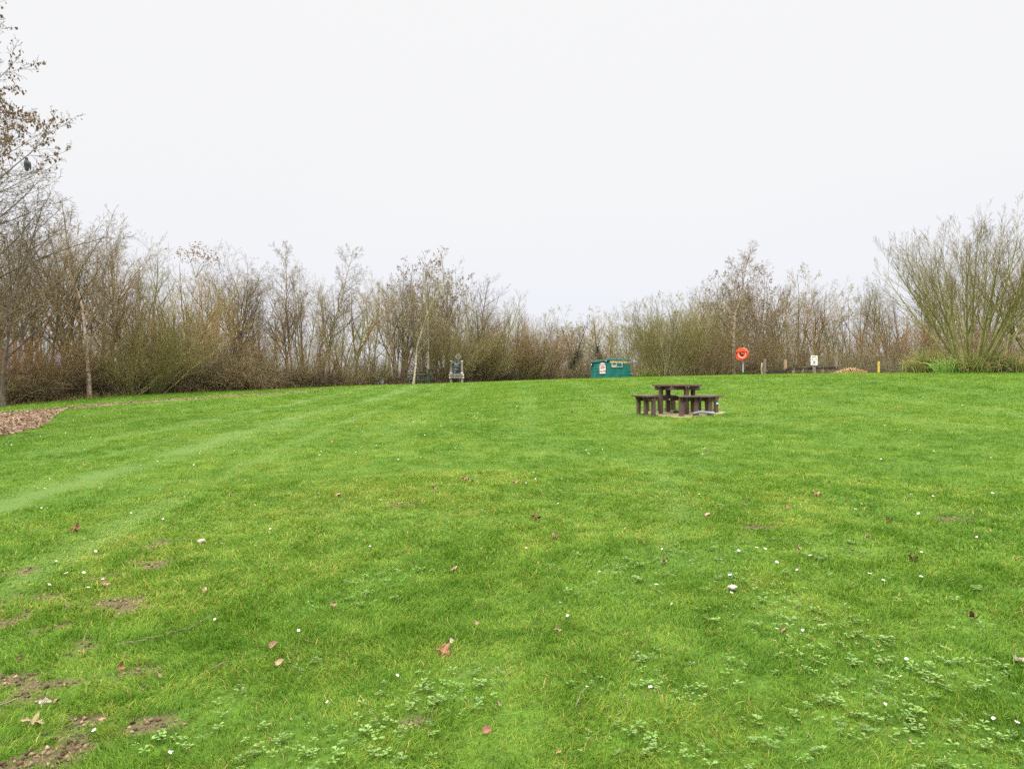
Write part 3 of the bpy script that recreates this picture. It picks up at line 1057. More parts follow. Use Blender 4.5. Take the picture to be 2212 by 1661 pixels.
LEFT_GROUP = 'bare trees along the front of the left woodland'
ORD = ['first', 'second', 'third', 'fourth', 'fifth', 'sixth', 'seventh', 'eighth', 'ninth', 'tenth', 'eleventh', 'twelfth', 'thirteenth', 'fourteenth', 'fifteenth', 'sixteenth', 'seventeenth', 'eighteenth', 'nineteenth', 'twentieth']

# --- named trees at the front of the left woodland
plant('birch_a', 'birch_tree', 89, 30.1, 193, label='tall pale-barked birch behind the bark path, purple crown topping the left skyline', group=LEFT_GROUP, rz=.4)
plant('round_a', 'bare_tree', 238, 40.5, 243, label='bare tree with a rounded dark twiggy crown between the brown bush and the twin birches', group=LEFT_GROUP, rz=1)
plant('birch_b', 'birch_tree', 293, 44, 246, label='left one of the twin slender birches with feathery purple tops', group=LEFT_GROUP, rz=2.2)
plant('birch_b', 'birch_tree', 322, 45.5, 243, label='right one of the twin slender birches with feathery purple tops', group=LEFT_GROUP, rz=4.0)
plant('birch_c', 'birch_tree', 413, edge_depth(413) - .75, 268, label='white-stemmed birch standing in front of the dark green wooden barrier', group=LEFT_GROUP, rz=3.3, wide=.8)
plant('birch_b', 'birch_tree', 428, edge_depth(428) + .1, 262, label='leaning white-stemmed birch behind the end post of the green barrier', group=LEFT_GROUP, rz=5.6, wide=.8)
plant('birch_a', 'birch_tree', 397, 54, 275, label='thin pale birch stem just left of the green barrier', group=LEFT_GROUP, rz=1.6, wide=.7)
plant('catkin', 'catkin_tree', 448, 57, 249, label='tall many-stemmed tree with brown catkin clusters rising behind the timber notice board', group=LEFT_GROUP, rz=.2)
plant('catkin', 'catkin_tree', 398, 56, 258, label='many-stemmed catkin tree left of the pair of white birch stems', group=LEFT_GROUP, rz=2.5)
plant('catkin', 'catkin_tree', 428, 59, 250, label='catkin tree rising between the two white birch stems', group=LEFT_GROUP, rz=4.1)
t_dark = plant('slim_c', 'bare_tree', 3, 26.6, 185, label='thick dark trunk at the edge of the picture beside the bark path', group=LEFT_GROUP, rz=0, wide=.75)
for c_ in t_dark.children:
    c_.material_slots[0].link = 'OBJECT'
    c_.material_slots[0].material = M['near_bark']
# --- left woodland, front row: each is told by its place in the row counted from the notice board
kinds_l = ['slim_a', 'coppice_a', 'slim_c', 'round_b', 'slim_b', 'round_c', 'coppice_b', 'slim_a', 'coppice_a', 'round_a']
row = []
for i, u in enumerate(np.arange(540, -40, -16.5)):
    u = float(u) + random.uniform(-4, 4)
    row.append(u)
for i, u in enumerate([q for q in row if q < 440]):
    Y = edge_depth(u) + random.uniform(2.2, 4.2)
    k = kinds_l[i % len(kinds_l)]
    kn = {'s': 'slim straight bare tree', 'c': 'many-stemmed bare tree', 'r': 'spreading bare tree'}[k[0]]
    nm = {'s': 'bare_tree', 'c': 'many_stemmed_tree', 'r': 'bare_tree'}[k[0]]
    plant(k, nm, u, Y, skyline(u) + random.uniform(0, 26), label=f'{kn} along the woodland front, {ORD[i]} to the left of the notice board' if i < 20 else f'{kn} at the far left, {ORD[i - 20]} beyond the pale birch', group=LEFT_GROUP)
for i, u in enumerate([q for q in row if q >= 440][::-1]):
    Y = edge_depth(u) + random.uniform(2.2, 4)
    k = ['coppice_a', 'slim_c', 'coppice_b', 'round_b', 'slim_a', 'slim_c', 'round_b'][i % 7]
    plant(k, 'many_stemmed_tree' if k[0] == 'c' else 'bare_tree', u, Y, skyline(u) + random.uniform(2, 20), label=f'leafless {"many-stemmed" if k[0] == "c" else "single-stemmed"} tree, {ORD[i]} to the right of the timber notice board', group='bare trees right of the notice board')
# deep rows: crowded, nothing tells one from the next
for r_, (dy, step, lo) in enumerate([(7, 15, 8), (12, 19, 16)]):
    for u in np.arange(-60 + 5 * r_, 548, step):
        u = float(u) + random.uniform(-5, 5)
        Y = edge_depth(u) + dy + random.uniform(-1.6, 1.6)
        k = random.choice(['stem_a', 'stem_b', 'stem_c', 'stem_a', 'stem_b', 'slim_a'])
        plant(k, 'woodland_tree', u, Y, skyline(u) + lo + random.uniform(0, 34), label='slender leafless tree crowded in the depth of the left woodland', group='trees deep in the left woodland', wide=.8)
# --- trees at the far end of the lawn, behind the green hut
FG = 'pale budding trees beyond the green hut'
for i, u in enumerate([548, 566, 585, 603, 622, 641, 658, 676]):
    Y = 77 + random.uniform(-2, 3)
    plant('budding', 'budding_tree', u, Y, skyline(u) + random.uniform(-4, 9), label=f'pale budding tree far beyond the hut, {ORD[i]} from the left in its row', group=FG, wide=1.05)
for u in np.arange(530, 700, 15):
    plant(random.choice(['stem_a', 'budding', 'stem_b', 'stem_b']), 'woodland_tree', float(u) + random.uniform(-5, 5), 86 + random.uniform(-2, 4), skyline(u) + random.uniform(6, 22), label='hazy leafless tree in the back row beyond the green hut', group='back row of trees beyond the hut')
plant('ivy', 'ivy_tree', 564, 70, 322, label='dark ivy-clad tree left of the green hut', group='ivy-clad trees by the hut', rz=1.2, wide=2.0)
plant('ivy', 'ivy_tree', 607, 73, 312, label='dark ivy-clad tree rising straight behind the green hut', group='ivy-clad trees by the hut', rz=3.4, wide=1.7)
plant('ivy', 'ivy_tree', 580, 75, 322, label='shorter ivy-clad tree between the other two ivy trunks', group='ivy-clad trees by the hut', rz=5, wide=2.0)
# --- right woodland behind the crest
RG = 'bare trees along the front of the right woodland'
plant('birch_a', 'birch_tree', 734, 50.5, 246, label='pale birch standing behind the orange lifebuoy', group=RG, rz=2.3, wide=1.3)
plant('catkin', 'catkin_tree', 722, 55, 262, label='tree with dark catkin clumps left of the lifebuoy birch', group=RG, rz=1.5)
plant('catkin', 'catkin_tree', 748, 56, 258, label='tree with dark catkin clumps crowning the skyline above the lifebuoy', group=RG, rz=2.9)
plant('catkin', 'catkin_tree', 770, 58, 268, label='tree with dark catkin clumps right of the lifebuoy birch', group=RG, rz=5)
kr = ['coppice_a', 'slim_b', 'round_b', 'coppice_b', 'slim_a', 'budding', 'round_c', 'slim_c']
for i, u in enumerate(np.arange(692, 1075, 20)):
    u = float(u) + random.uniform(-5, 5)
    k = kr[i % len(kr)]
    kn = {'s': 'slim bare tree', 'c': 'many-stemmed bare tree', 'r': 'spreading bare tree', 'b': 'budding bare tree'}[k[0]]
    plant(k, 'many_stemmed_tree' if k[0] == 'c' else ('budding_tree' if k[0] == 'b' else 'bare_tree'), u, 57 + random.uniform(-2, 2), skyline(u) + random.uniform(0, 18), label=f'{kn}, {ORD[i]} from the big olive bush in the row across the right side', group=RG)
for r_, (dy, step) in enumerate([(64, 17), (71, 19)]):
    for u in np.arange(680 + 6 * r_, 1100, step):
        u = float(u) + random.uniform(-6, 6)
        k = random.choice(['stem_a', 'stem_b', 'stem_c', 'stem_a', 'slim_c'])
        plant(k, 'woodland_tree', u, dy + random.uniform(-2, 2), skyline(u) + random.uniform(8, 30), label='slender leafless tree crowded in the depth of the right woodland', group='trees deep in the right woodland', wide=.85)

# --- shrubs
SG = 'bushes along the left woodland edge'
plant('fan_a', 'olive_shrub', 150, 33.2, 292, label='tall olive-brown upright bush at the woodland edge, right of the pale birch', cat='shrub', group=SG, rz=.5, wide=1.0)
plant('fan_b', 'rusty_shrub', 176, 34.6, 288, label='tall rust-tinged upright bush next to the olive-brown one', cat='shrub', group=SG, rz=2, wide=.9)
plant('fan_a', 'olive_shrub', 128, 32.0, 315, label='lower olive bush between the pale birch and the tall olive-brown bush', cat='shrub', group=SG, rz=3.2)
plant('tangle_a', 'tangled_bush', 222, 37.2, 318, label='wide tangled brown bush spilling to the lawn below the rounded tree', cat='shrub', group=SG, rz=.2, wide=1.15)
plant('tangle_b', 'tangled_bush', 246, 39.2, 326, label='tangled rust-brown bush with pale bent stems right of the wide tangled bush', cat='shrub', group=SG, rz=1.9, wide=1.1)
for i, u in enumerate(np.arange(392, -40, -17)):
    u = float(u) + random.uniform(-4, 4)
    Y = edge_depth(u) + (random.uniform(.9, 2.0) if abs(u - 90) > 16 else 2.2)
    k = ['tangle_b', 'fan_c', 'tangle_a', 'tangle_b', 'fan_b'][i % 5]
    px = {'t': random.uniform(1.5, 2.5), 'f': random.uniform(3.0, 4.4)}[k[0]]
    kn = {'t': 'low tangled brown bush', 'f': 'upright twiggy bush'}[k[0]]
    plant(k, 'tangled_bush' if k[0] == 't' else 'twiggy_shrub', u, Y, height=px, label=f'{kn} at the woodland foot, {ORD[i]} left of the green barrier' if i < 20 else f'{kn} at the woodland foot at far left, {ORD[i - 20]} past the birch', cat='shrub', group=SG)
for i, u in enumerate(np.arange(440, 556, 13)):
    u = float(u) + random.uniform(-3, 3)
    Y = edge_depth(u) + random.uniform(1.6, 2.6)
    k = ['fan_c', 'fan_a', 'fan_b'][i % 3]
    plant(k, 'twiggy_shrub', u, Y, vtop=float(np.interp(u, [430, 500, 556], [318, 318, 330])) + random.uniform(-12, 12), label=f'tall twiggy olive-brown bush, {ORD[i]} to the right of the notice board along the wood', cat='shrub', group='bushes right of the notice board', wide=.9)
for r_, dy in enumerate((4.5,)):
    for u in np.arange(-50 + 9 * r_, 550, 22):
        u = float(u) + random.uniform(-6, 6)
        plant(random.choice(['tangle_a', 'tangle_b', 'fan_c', 'fan_b']), 'understorey_bush', u, edge_depth(u) + dy + random.uniform(-1, 1), height=random.uniform(1.5, 2.5), label='leafless bush in the shaded understorey of the left woodland', cat='shrub', group='understorey bushes of the left woodland', wide=1.2)
for u in np.arange(528, 690, 13):
    plant(random.choice(['tangle_a', 'tangle_b', 'fan_c']), 'understorey_bush', float(u) + random.uniform(-4, 4), 70 + random.uniform(-2, 5), height=random.uniform(2.8, 4.2), label='dark leafless bush in the thicket behind the green hut', cat='shrub', group='thicket behind the green hut', wide=1.3)
# right side
def dome(seed, B, L, spread):
    r = np.random.default_rng(seed)
    return grow(seed, fan_stems(r, B, spread, L, .035, 9, .04, .02, .7, 0, True), [
        dict(K=9, t0=.2, t1=.98, ang=22, asd=7, ratio=.42, shape=lambda t: 1.1 - .6 * t, rr=.55, n=5, wander=.06, trop=.05),
        dict(K=6, t0=.15, ang=24, asd=8, ratio=.5, rr=.65, n=3, wander=.07, trop=.05),
        dict(K=3, t0=.2, ang=24, asd=9, ratio=.55, rr=.75, n=2, wander=.08, trop=.04)], rmin=.004)


g = dome(46, 64, 5.2, 62)
PR['dome'] = Proto('dome_willow', g, M['bark_moss'], M['twig_olive'], sides=(4, 3, 3, 3))
plant('dome', 'olive_shrub', 664, 49.5, 300, label='big dome-shaped olive willow bush right of the green hut', cat='shrub', group='willow bushes on the crest', rz=.9, wide=.92)
plant('dome', 'olive_shrub', 698, 52.5, 303, label='olive willow bush close behind the right flank of the dome-shaped one', cat='shrub', group='willow bushes on the crest', rz=2.9, wide=.7)
plant('fan_c', 'olive_shrub', 716, 49.8, 322, label='brownish willow bush between the dome-shaped one and the lifebuoy', cat='shrub', group='willow bushes on the crest', rz=4.4)
for i, u in enumerate(np.arange(738, 1060, 21)):
    u = float(u) + random.uniform(-4, 4)
    k = ['fan_c', 'tangle_a', 'fan_a', 'fan_b'][i % 4]
    plant(k, 'tangled_bush' if k[0] == 't' else 'twiggy_shrub', u, 52 + random.uniform(-1.2, 2.2), vtop=325 + random.uniform(-14, 18), label=f'leafless twiggy bush below the right woodland, {ORD[i]} rightwards from the lifebuoy', cat='shrub', group='bushes below the right woodland')
for r_, dy in enumerate((58,)):
    for u in np.arange(690 + 9 * r_, 1070, 22):
        plant(random.choice(['tangle_a', 'tangle_b', 'fan_c', 'fan_a']), 'understorey_bush', float(u) + random.uniform(-6, 6), dy + random.uniform(-1, 1), height=random.uniform(2.4, 3.6), label='leafless bush in the shaded understorey of the right woodland', cat='shrub', group='understorey bushes of the right woodland', wide=1.2)


# --- the big many-stemmed willow in the flower bed and its neighbour
def fan_willow(name, seed, B, L, spread, base, r, label, x, y, vt, keep=None, rz=0):
    rr = np.random.default_rng(seed)
    S, D, Ln, R0, n, w_, t_ = fan_stems(rr, B, spread, L, r, 12, .020, .014, base, 0, True)
    gen = grow(seed, (S, D, Ln, R0, n, w_, t_), [
        dict(K=8, t0=.28, t1=.97, ang=24, asd=7, ratio=.42, shape=lambda t: 1.15 - .65 * t, rr=.58, n=8, wander=.05, trop=.05),
        dict(K=6, t0=.2, t1=1, ang=26, asd=8, ratio=.46, shape=lambda t: 1.05 - .5 * t, rr=.6, n=5, wander=.06, trop=.07),
        dict(K=5, t0=.2, t1=1, ang=26, asd=9, ratio=.50, rr=.66, n=3, wander=.07, trop=.06),
        dict(K=2, t0=.3, t1=1, ang=22, asd=9, ratio=.5, rr=.75, n=2, wander=.08, trop=.04)], rmin=.0032)
    p = Proto(name, gen, M['willow_bark'], M['twig_olive'], split=2, sides=(8, 5, 4, 3, 3))
    z = ground(x, y)
    h = CAMZ + (384 - vt) * y / F - z
    o = empty('willow_tree', (x, y, z), rz)
    s = h / p.h
    o.scale = (s, s, s)
    for part, me in p.meshes: mobj(part, me, o)
    tag(o, label, 'tree')
    return o


fan_willow('big_willow', 79, 38, 6.6, 41, .6, .066, 'big fan-shaped mossy willow of many stems rising from the planted bed', 459 * 35.6 / F, 35.6, 211)
fan_willow('edge_willow', 77, 12, 6.4, 42, .5, .085, 'smaller leaning willow at the picture edge right of the big fan-shaped one', 540 * 35.4 / F, 35.4, 236)


# --- the near tree whose trunk stands outside the left edge
def near_tree():
    X0, Y0 = -13.9, 16.5
    z0 = ground(X0, Y0)
    gen = grow(85, one_stem(10.6, .17, 16, .03, .01, (.0, 0)), [
        dict(K=84, t0=.14, t1=.97, ang=63, asd=8, ratio=.40, shape=lambda t: 1.08 - .62 * t, rr=.24, n=12, wander=.06, trop=.028),
        dict(K=12, t0=.22, t1=1, ang=40, asd=12, ratio=.36, shape=lambda t: 1.1 - .6 * t, rr=.5, n=7, wander=.08, trop=.03),
        dict(K=7, t0=.15, t1=1, ang=44, asd=14, ratio=.42, rr=.55, n=4, wander=.11, trop=.03),
        dict(K=4, t0=.15, t1=1, ang=44, asd=14, ratio=.42, rr=.7, n=2, wander=.1, trop=.03)], rmin=.0035)
    P = tips(gen, 3, .62, 3)
    w = P + np.array([X0, Y0, z0])
    uu, vv = 512 + F * w[:, 0] / w[:, 1], 384 - F * (w[:, 2] - CAMZ) / w[:, 1]
    rr = np.random.default_rng(12)
    pl = np.clip((176 - vv) / 30, 0, 1) * np.clip((vv - 35) / 40, .2, 1) * .60 + .02
    P = P[rr.random(len(P)) < pl]
    P = P.repeat(2, 0) + rr.normal(0, .03, (len(P) * 2, 3))
    p = Proto('near_tree', gen, M['near_bark'], M['near_twigs'], split=1, sides=(10, 6, 4, 3, 3), extra=('leaves', leaf_quads(rr, P, .075, 1.0, .6), M['dryleaf']))
    o = empty('leafy_tree', (X0, Y0, z0))
    for part, me in p.meshes: mobj(part, me, o)
    tag(o, 'near tree reaching in from the left edge with dry brown leaves still hanging', 'tree')
    print('near leaves', len(P))


near_tree()


# hanging brown leaf remains on a tree in the wood
def leaf_cluster():
    x, y = (366 / 2.0 * 1 - 512) * 0, 0
    Y = 38.5
    c = np.array(ray(196, 252, Y))
    rr = np.random.default_rng(4)
    cen = np.array([(-.75, 0, -.05), (-.2, .2, .15), (.3, -.1, -.1), (.75, .1, -.3), (.1, 0, .35), (-.4, .1, -.25)])
    pts = c + cen[rr.integers(0, 6, 210)] + rr.normal(0, 1, (210, 3)) * np.array([.26, .25, .16])
    V, f = leaf_quads(rr, pts - c, .11, .9, .5)
    tw = []
    for k in range(4):
        a = rr.normal(0, 1, 3) * np.array([.7, .5, .25])
        tw.append(tubes(np.stack([np.array([0, 0, -1.4]), np.array([0, 0, -.6]) + a * .4, a])[None], np.array([[.02, .012, .005]]), 3))
    v2, q2 = join(tw)
    o = empty('vine_cluster', c)
    mobj('leaves', np_mesh('vine_leaves', V, [f], M['dryleaf']), o)
    mobj('stem', np_mesh('vine_stem', v2, [q2], M['twig_brown']), o)
    tag(o, 'clump of withered brown leaves hanging in the treetops left of the rounded tree', 'vine')


leaf_cluster()


# ------------------------------------------------------------------ undergrowth along the edge
def undergrowth(name, n, band, seed, tone, hmax, u_rng):
    rr = np.random.default_rng(seed)
    u = rr.uniform(*u_rng, n)
    Y0 = np.interp(u, np.arange(u_rng[0], u_rng[1] + 1, 3), [edge_depth(float(q)) for q in np.arange(u_rng[0], u_rng[1] + 1, 3)])
    Y = Y0 + band[0] + (band[1] - band[0]) * rr.random(n) ** 1.3
    X = (u - 512) * Y / F
    S = np.stack([X, Y, ground(X, Y) - .03], 1)
    az = rr.random(n) * 6.28
    tl = np.abs(rr.normal(0, .6, n))
    D = np.stack([np.sin(tl) * np.cos(az), np.sin(tl) * np.sin(az), np.cos(tl)], 1)
    hh = hmax * (.35 + .65 * fbm(X * .5, Y * .5, seed, 3)) * (.4 + .8 * rr.random(n))
    P, T = polylines(rr, S, D, hh * 1.35, 5, .2, -.05, -.22)
    Rr = np.maximum((.0085 * (1 - .6 * np.linspace(0, 1, 6)))[None] * (.6 + .8 * rr.random((n, 1))), .003)
    a = tubes(P, Rr, 3)
    S2, D2, L2, r2 = spawn(rr, P, T, hh, Rr, 4, .25, 1, R(50), R(18), .4, lambda t: 1 - .4 * t, .7)
    P2, T2 = polylines(rr, S2, D2, L2, 3, .22, -.02)
    b = tubes(P2, np.maximum(r2[:, None] * np.array([[1, .8, .6, .5]]), .003), 3)
    V, q = join([a, b])
    t1 = np.array(tone)
    ca = t1 * (.55 + .9 * rr.random((n, 1)))
    ca = np.where(rr.random((n, 1)) < .07, np.array([.30, .25, .17]), ca)
    col = np.concatenate([np.repeat(ca, 6 * 3, 0), np.repeat(np.repeat(ca, 4, 0), 4 * 3, 0)])
    tag(mobj(name, np_mesh(name, V, [q], M['undergrowth'], col)), kind='stuff')


undergrowth('bramble_undergrowth', 4600, (.3, 4.0), 91, (.092, .070, .038), 1.5, (-70, 556))
undergrowth('bramble_undergrowth', 3200, (6, 13), 92, (.070, .060, .038), 2.9, (520, 692))
undergrowth('bramble_undergrowth', 5200, (4.0, 11), 93, (.155, .135, .072), 2.5, (690, 1070))


def fringe(seed=95, n=5200):
    """Rough dry grass and leaf litter where the lawn meets the wood."""
    rr = np.random.default_rng(seed)
    u = rr.uniform(-60, 556, n)
    us = np.arange(-60, 557, 3)
    Y = np.interp(u, us, [edge_depth(float(q)) for q in us]) + rr.normal(.35, .45, n)
    X = (u - 512) * Y / F
    cl = fbm(X * .8, Y * .8, 7, 3)
    k = rr.random(n) < np.clip((cl - .3) * 3, .1, 1)
    X, Y, cl = X[k], Y[k], cl[k]
    n = len(X)
    S = np.stack([X, Y, ground(X, Y) - .01], 1)
    az = rr.random(n) * 6.28
    tl = np.abs(rr.normal(.1, .5, n))
    D = np.stack([np.sin(tl) * np.cos(az), np.sin(tl) * np.sin(az), np.cos(tl)], 1)
    P, T = polylines(rr, S, D, .12 + .42 * rr.random(n) * cl, 3, .15, -.05, -.4)
    V, q = tubes(P, np.array([[.007, .006, .004, .002]]) * np.ones((n, 1)), 3)
    c = np.where(rr.random((n, 1)) < .55, np.array([.30, .21, .10]), np.array([.15, .16, .045])) * (.6 + .7 * rr.random((n, 1)))
    tag(mobj('rough_grass', np_mesh('rough_grass', V, [q], M['straw'], np.repeat(c, 12, 0))), kind='stuff')


fringe()


def chips(name, poly, n, seed, tones, size):
    rr = np.random.default_rng(seed)
    lo, hi = poly.min(0), poly.max(0)
    x, y = rr.uniform(lo[0], hi[0], n * 3), rr.uniform(lo[1], hi[1], n * 3)
    k = inside(poly, x, y)
    x, y = x[k][:n], y[k][:n]
    m = len(x)
    stray = rr.random(m) < .12
    x, y = x + stray * rr.normal(0, .22, m), y + stray * rr.normal(0, .22, m)
    L = size * (.5 + rr.random(m))
    az, el = rr.random(m) * 6.28, rr.normal(0, .3, m)
    d = np.stack([np.cos(az) * np.cos(el), np.sin(az) * np.cos(el), np.sin(el)], 1)
    s = np.stack([-np.sin(az), np.cos(az), rr.normal(0, .3, m)], 1)
    u = np.cross(d, s)
    c = np.stack([x, y, ground(x, y) + .028], 1)
    hw, hl, ht = (L * .18)[:, None], (L * .5)[:, None], (L * .07)[:, None]
    pts = []
    for a, b, e in [(-1, -1, -1), (1, -1, -1), (1, 1, -1), (-1, 1, -1), (-1, -1, 1), (1, -1, 1), (1, 1, 1), (-1, 1, 1)]:
        pts.append(c + d * hl * a + s * hw * b + u * ht * e)
    V = np.stack(pts, 1).reshape(-1, 3)
    fi = np.array([(0, 3, 2, 1), (4, 5, 6, 7), (0, 1, 5, 4), (1, 2, 6, 5), (2, 3, 7, 6), (3, 0, 4, 7)])
    q = (np.arange(m)[:, None, None] * 8 + fi[None]).reshape(-1, 4)
    tn = np.array(tones)
    col = tn[rr.integers(0, len(tn), m)] * (.7 + .6 * rr.random((m, 1)))
    tag(mobj(name, np_mesh(name, V, [q], M['litter'], np.repeat(col, 8, 0))), kind='stuff')


chips('bark_litter', PATH_POLY, 5200, 61, [(.19, .125, .068), (.13, .085, .046), (.28, .21, .13), (.08, .055, .033), (.22, .155, .09)], .07)
chips('mulch_litter', BED, 3600, 62, [(.20, .13, .10), (.13, .08, .065), (.33, .25, .20), (.24, .13, .08)], .10)

def crumbs():
    rr = np.random.default_rng(63)
    n = 60000
    y = rr.uniform(2.4, 9, n)
    x = rr.uniform(-.85, .8, n) * y
    k = rr.random(n) < soil_mask(x, y) * .8
    x, y = x[k], y[k]
    m = len(x)
    L = .004 + .012 * rr.random(m) ** 2
    d = rr.normal(0, 1, (m, 6, 3))
    ax = np.array([(1, 0, 0), (-1, 0, 0), (0, 1, 0), (0, -1, 0), (0, 0, 1), (0, 0, -1)], float)
    c = np.stack([x, y, ground(x, y) + L * .3], 1)
    V = (c[:, None] + (ax[None] + d * .22) * L[:, None, None] * np.array([1, 1, .7])).reshape(-1, 3)
    tri = np.array([(0, 2, 4), (2, 1, 4), (1, 3, 4), (3, 0, 4), (2, 0, 5), (1, 2, 5), (3, 1, 5), (0, 3, 5)])
    f = (np.arange(m)[:, None, None] * 6 + tri[None]).reshape(-1, 3)
    tn = np.array([(.10, .066, .04), (.16, .11, .066), (.06, .04, .026), (.22, .16, .10)])
    col = tn[rr.integers(0, 4, m)] * (.7 + .6 * rr.random((m, 1)))
    tag(mobj('soil_crumbs', np_mesh('soil_crumbs', V, [f], M['litter'], np.repeat(col, 6, 0))), kind='stuff')
    print('crumbs', m)


crumbs()

# ------------------------------------------------------------------ picnic table
tz = ground(*TABLE)
pt = tag(empty('picnic_table', (TABLE[0], TABLE[1], tz), R(17)), 'brown eight-sided picnic table with four joined benches on a worn pad in the lawn', 'picnic table')
oct_ = [(.595 * math.cos(R(22.5 + 45 * k)) / math.cos(R(22.5)), .595 * math.sin(R(22.5 + 45 * k)) / math.cos(R(22.5))) for k in range(8)]


def clip_x(poly, x0, x1):
    def half(p, x, sgn):
        out = []
        for i in range(len(p)):
            a, b = p[i], p[(i + 1) % len(p)]
            ia, ib = sgn * (a[0] - x) >= 0, sgn * (b[0] - x) >= 0
            if ia: out.append(a)
            if ia != ib:
                t = (x - a[0]) / (b[0] - a[0])
                out.append((x, a[1] + t * (b[1] - a[1])))
        return out
    p = half(poly, x0, 1)
    return half(p, x1, -1) if p else p


top = MB()
wdt = 1.19 / 8
for k in range(8):
    p = clip_x(oct_, -.595 + k * wdt + .005, -.595 + (k + 1) * wdt - .005)
    if len(p) >= 3: top.prism([(b, -a) for a, b in p], .715, .758)
top.build('tabletop', M['plastic'], pt, .004)
fr = MB()
for s in (-1, 1):
    fr.box((0, s * .405, .665), (.84, .05, .095))
    fr.box((s * .40, 0, .655), (.05, .755, .09))
fr.build('top_frame', M['plastic'], pt, .004)
for a in range(4):
    c, s = math.cos(a * PI / 2), math.sin(a * PI / 2)
    MB().box((0, 0, .357), (.115, .075, .714)).build('table_leg', M['plastic'], pt, .006, loc=(s * .47, -c * .47, 0)).rotation_euler = (0, 0, a * PI / 2)
for s in (0, 1):
    m_ = MB()
    if s == 0:
        m_.box((.06, 0, .40), (.05, 1.80, .11))
    else:
        m_.box((0, .06, .396), (1.80, .05, .112))
    m_.build('cross_beam', M['plastic'], pt, .004)
for a in range(4):
    b = empty('bench', (0, 0, 0), a * PI / 2)
    b.parent = pt
    seat = MB()
    for (r0, r1) in ((.715, .835), (.845, .955), (.965, 1.055)):
        l0, l1 = r0 * .50 + .03, r1 * .50 + .03
        seat.prism([(-l0, -r0), (l0, -r0), (l1, -r1), (-l1, -r1)][::-1], .437, .478)
    seat.build('seat', M['plastic'], b, .004)
    for k in (-1, 0, 1):
        MB().box((k * .40, -.90, .155), (.115, .075, .56)).build('leg', M['plastic'], b, .006)
        br = MB()
        Mx = Matrix.Translation((k * .40 + (.081 if k < 1 else -.081), -.885, 0)) @ Euler((PI / 2, 0, PI / 2)).to_matrix().to_4x4()
        br.prism([(-.165, .436), (.165, .436), (.09, .325), (-.09, .325)], -.02, .02, Mx)
        br.build('bracket', M['plastic'], b, .003)
    MB().box((0, -.838, .385), (.74, .045, .095)).build('rail', M['plastic'], b, .003)
bolts = MB()
for (x, y, z, ax) in [(-.93, -.03, .42, 0), (-.93, .03, .40, 0)]: pass
bolts.bm.free()


def bolt(loc, rz):
    MB().cyl((0, 0, 0), .014, .012, 10, rx=PI / 2).build('bolt', M['bolt'], pt, loc=loc).rotation_euler = (0, 0, rz)


for loc, rz in [((-.035, -.515, .69), 0), ((.035, -.515, .69), 0), ((-.515, -.035, .70), -PI / 2), ((-.515, .035, .70), -PI / 2), ((-.62, .03, .42), 0), ((-.70, .03, .40), 0), ((-.56, .03, .43), 0),
                ((-.505, -.5, .38), 0), ((-.943, -.43, .38), -PI / 2), ((-.943, -.37, .36), -PI / 2)]:
    bolt(loc, rz)
pq = MB().box((0, 0, 0), (.092, .008, .078)).build('plaque', M['sign_green'], pt, .002)
pq.location = (1.025 + .0, -.0, .27)
# the plaque sits on the outer right-hand leg, facing the viewer
lx_, ly_ = .96, .42
pq.location = (.90, -.40 - .062, .27)
MB().prism([(-.034, .022), (.034, .022), (.034, .008), (.022, -.004), (.022, -.022), (-.012, -.022), (-.012, -.002), (-.034, .004)], -.0055, -.002, Euler((-PI / 2, 0, 0)).to_matrix().to_4x4() @ Matrix.Diagonal((1, 1, 1, 1))).build('emblem', M['chalk'], pq, loc=(0, -.0075, 0))

# grey tube on the grass in front of the right bench
x, y = hit(703.8, 415.4)
tb = MB()
tb.tube([(-.27 + .54 * k / 10, .06 * (k / 10 - .5), .055 + .045 * math.sin(PI * (k / 10) ** 1.0) * (1 - k / 14)) for k in range(11)], .036, 14)
tag(tb.build('grey_tube', M['grey_tube'], None, .003, True, loc=(x, y, ground(x, y) + .005)), 'bent grey plastic tube lying on the grass at the foot of the picnic bench', 'tube')

# tuft of grass growing through the pad
def tuft(x, y, n, r, h, label):
    rr = np.random.default_rng(int(abs(x * 100)))
    S = np.stack([rr.normal(0, r, n), rr.normal(0, r * .6, n), np.zeros(n)], 1)
    az = rr.random(n) * 6.28
    tl = np.abs(rr.normal(.35, .3, n))
    D = np.stack([np.sin(tl) * np.cos(az), np.sin(tl) * np.sin(az), np.cos(tl)], 1)
    P, T = polylines(rr, S, D, h * (.5 + .7 * rr.random(n)), 3, .1, -.1, -.3)
    V, q = tubes(P, np.array([[.004, .0035, .0025, .001]]) * np.ones((n, 1)), 3)
    c = np.array([.05, .14, .012]) * (.6 + .8 * rr.random((n, 1)))
    o = mobj('grass_tuft', np_mesh('grass_tuft', V, [q], M['blade'], np.repeat(c, 12, 0)))
    o.location = (x, y, ground(x, y) + .005)
    tag(o, label, 'grass tuft')


x, y = hit(677, 412.9)
tuft(x, y, 160, .07, .10, 'dark grass tuft growing through the pad under the picnic table')


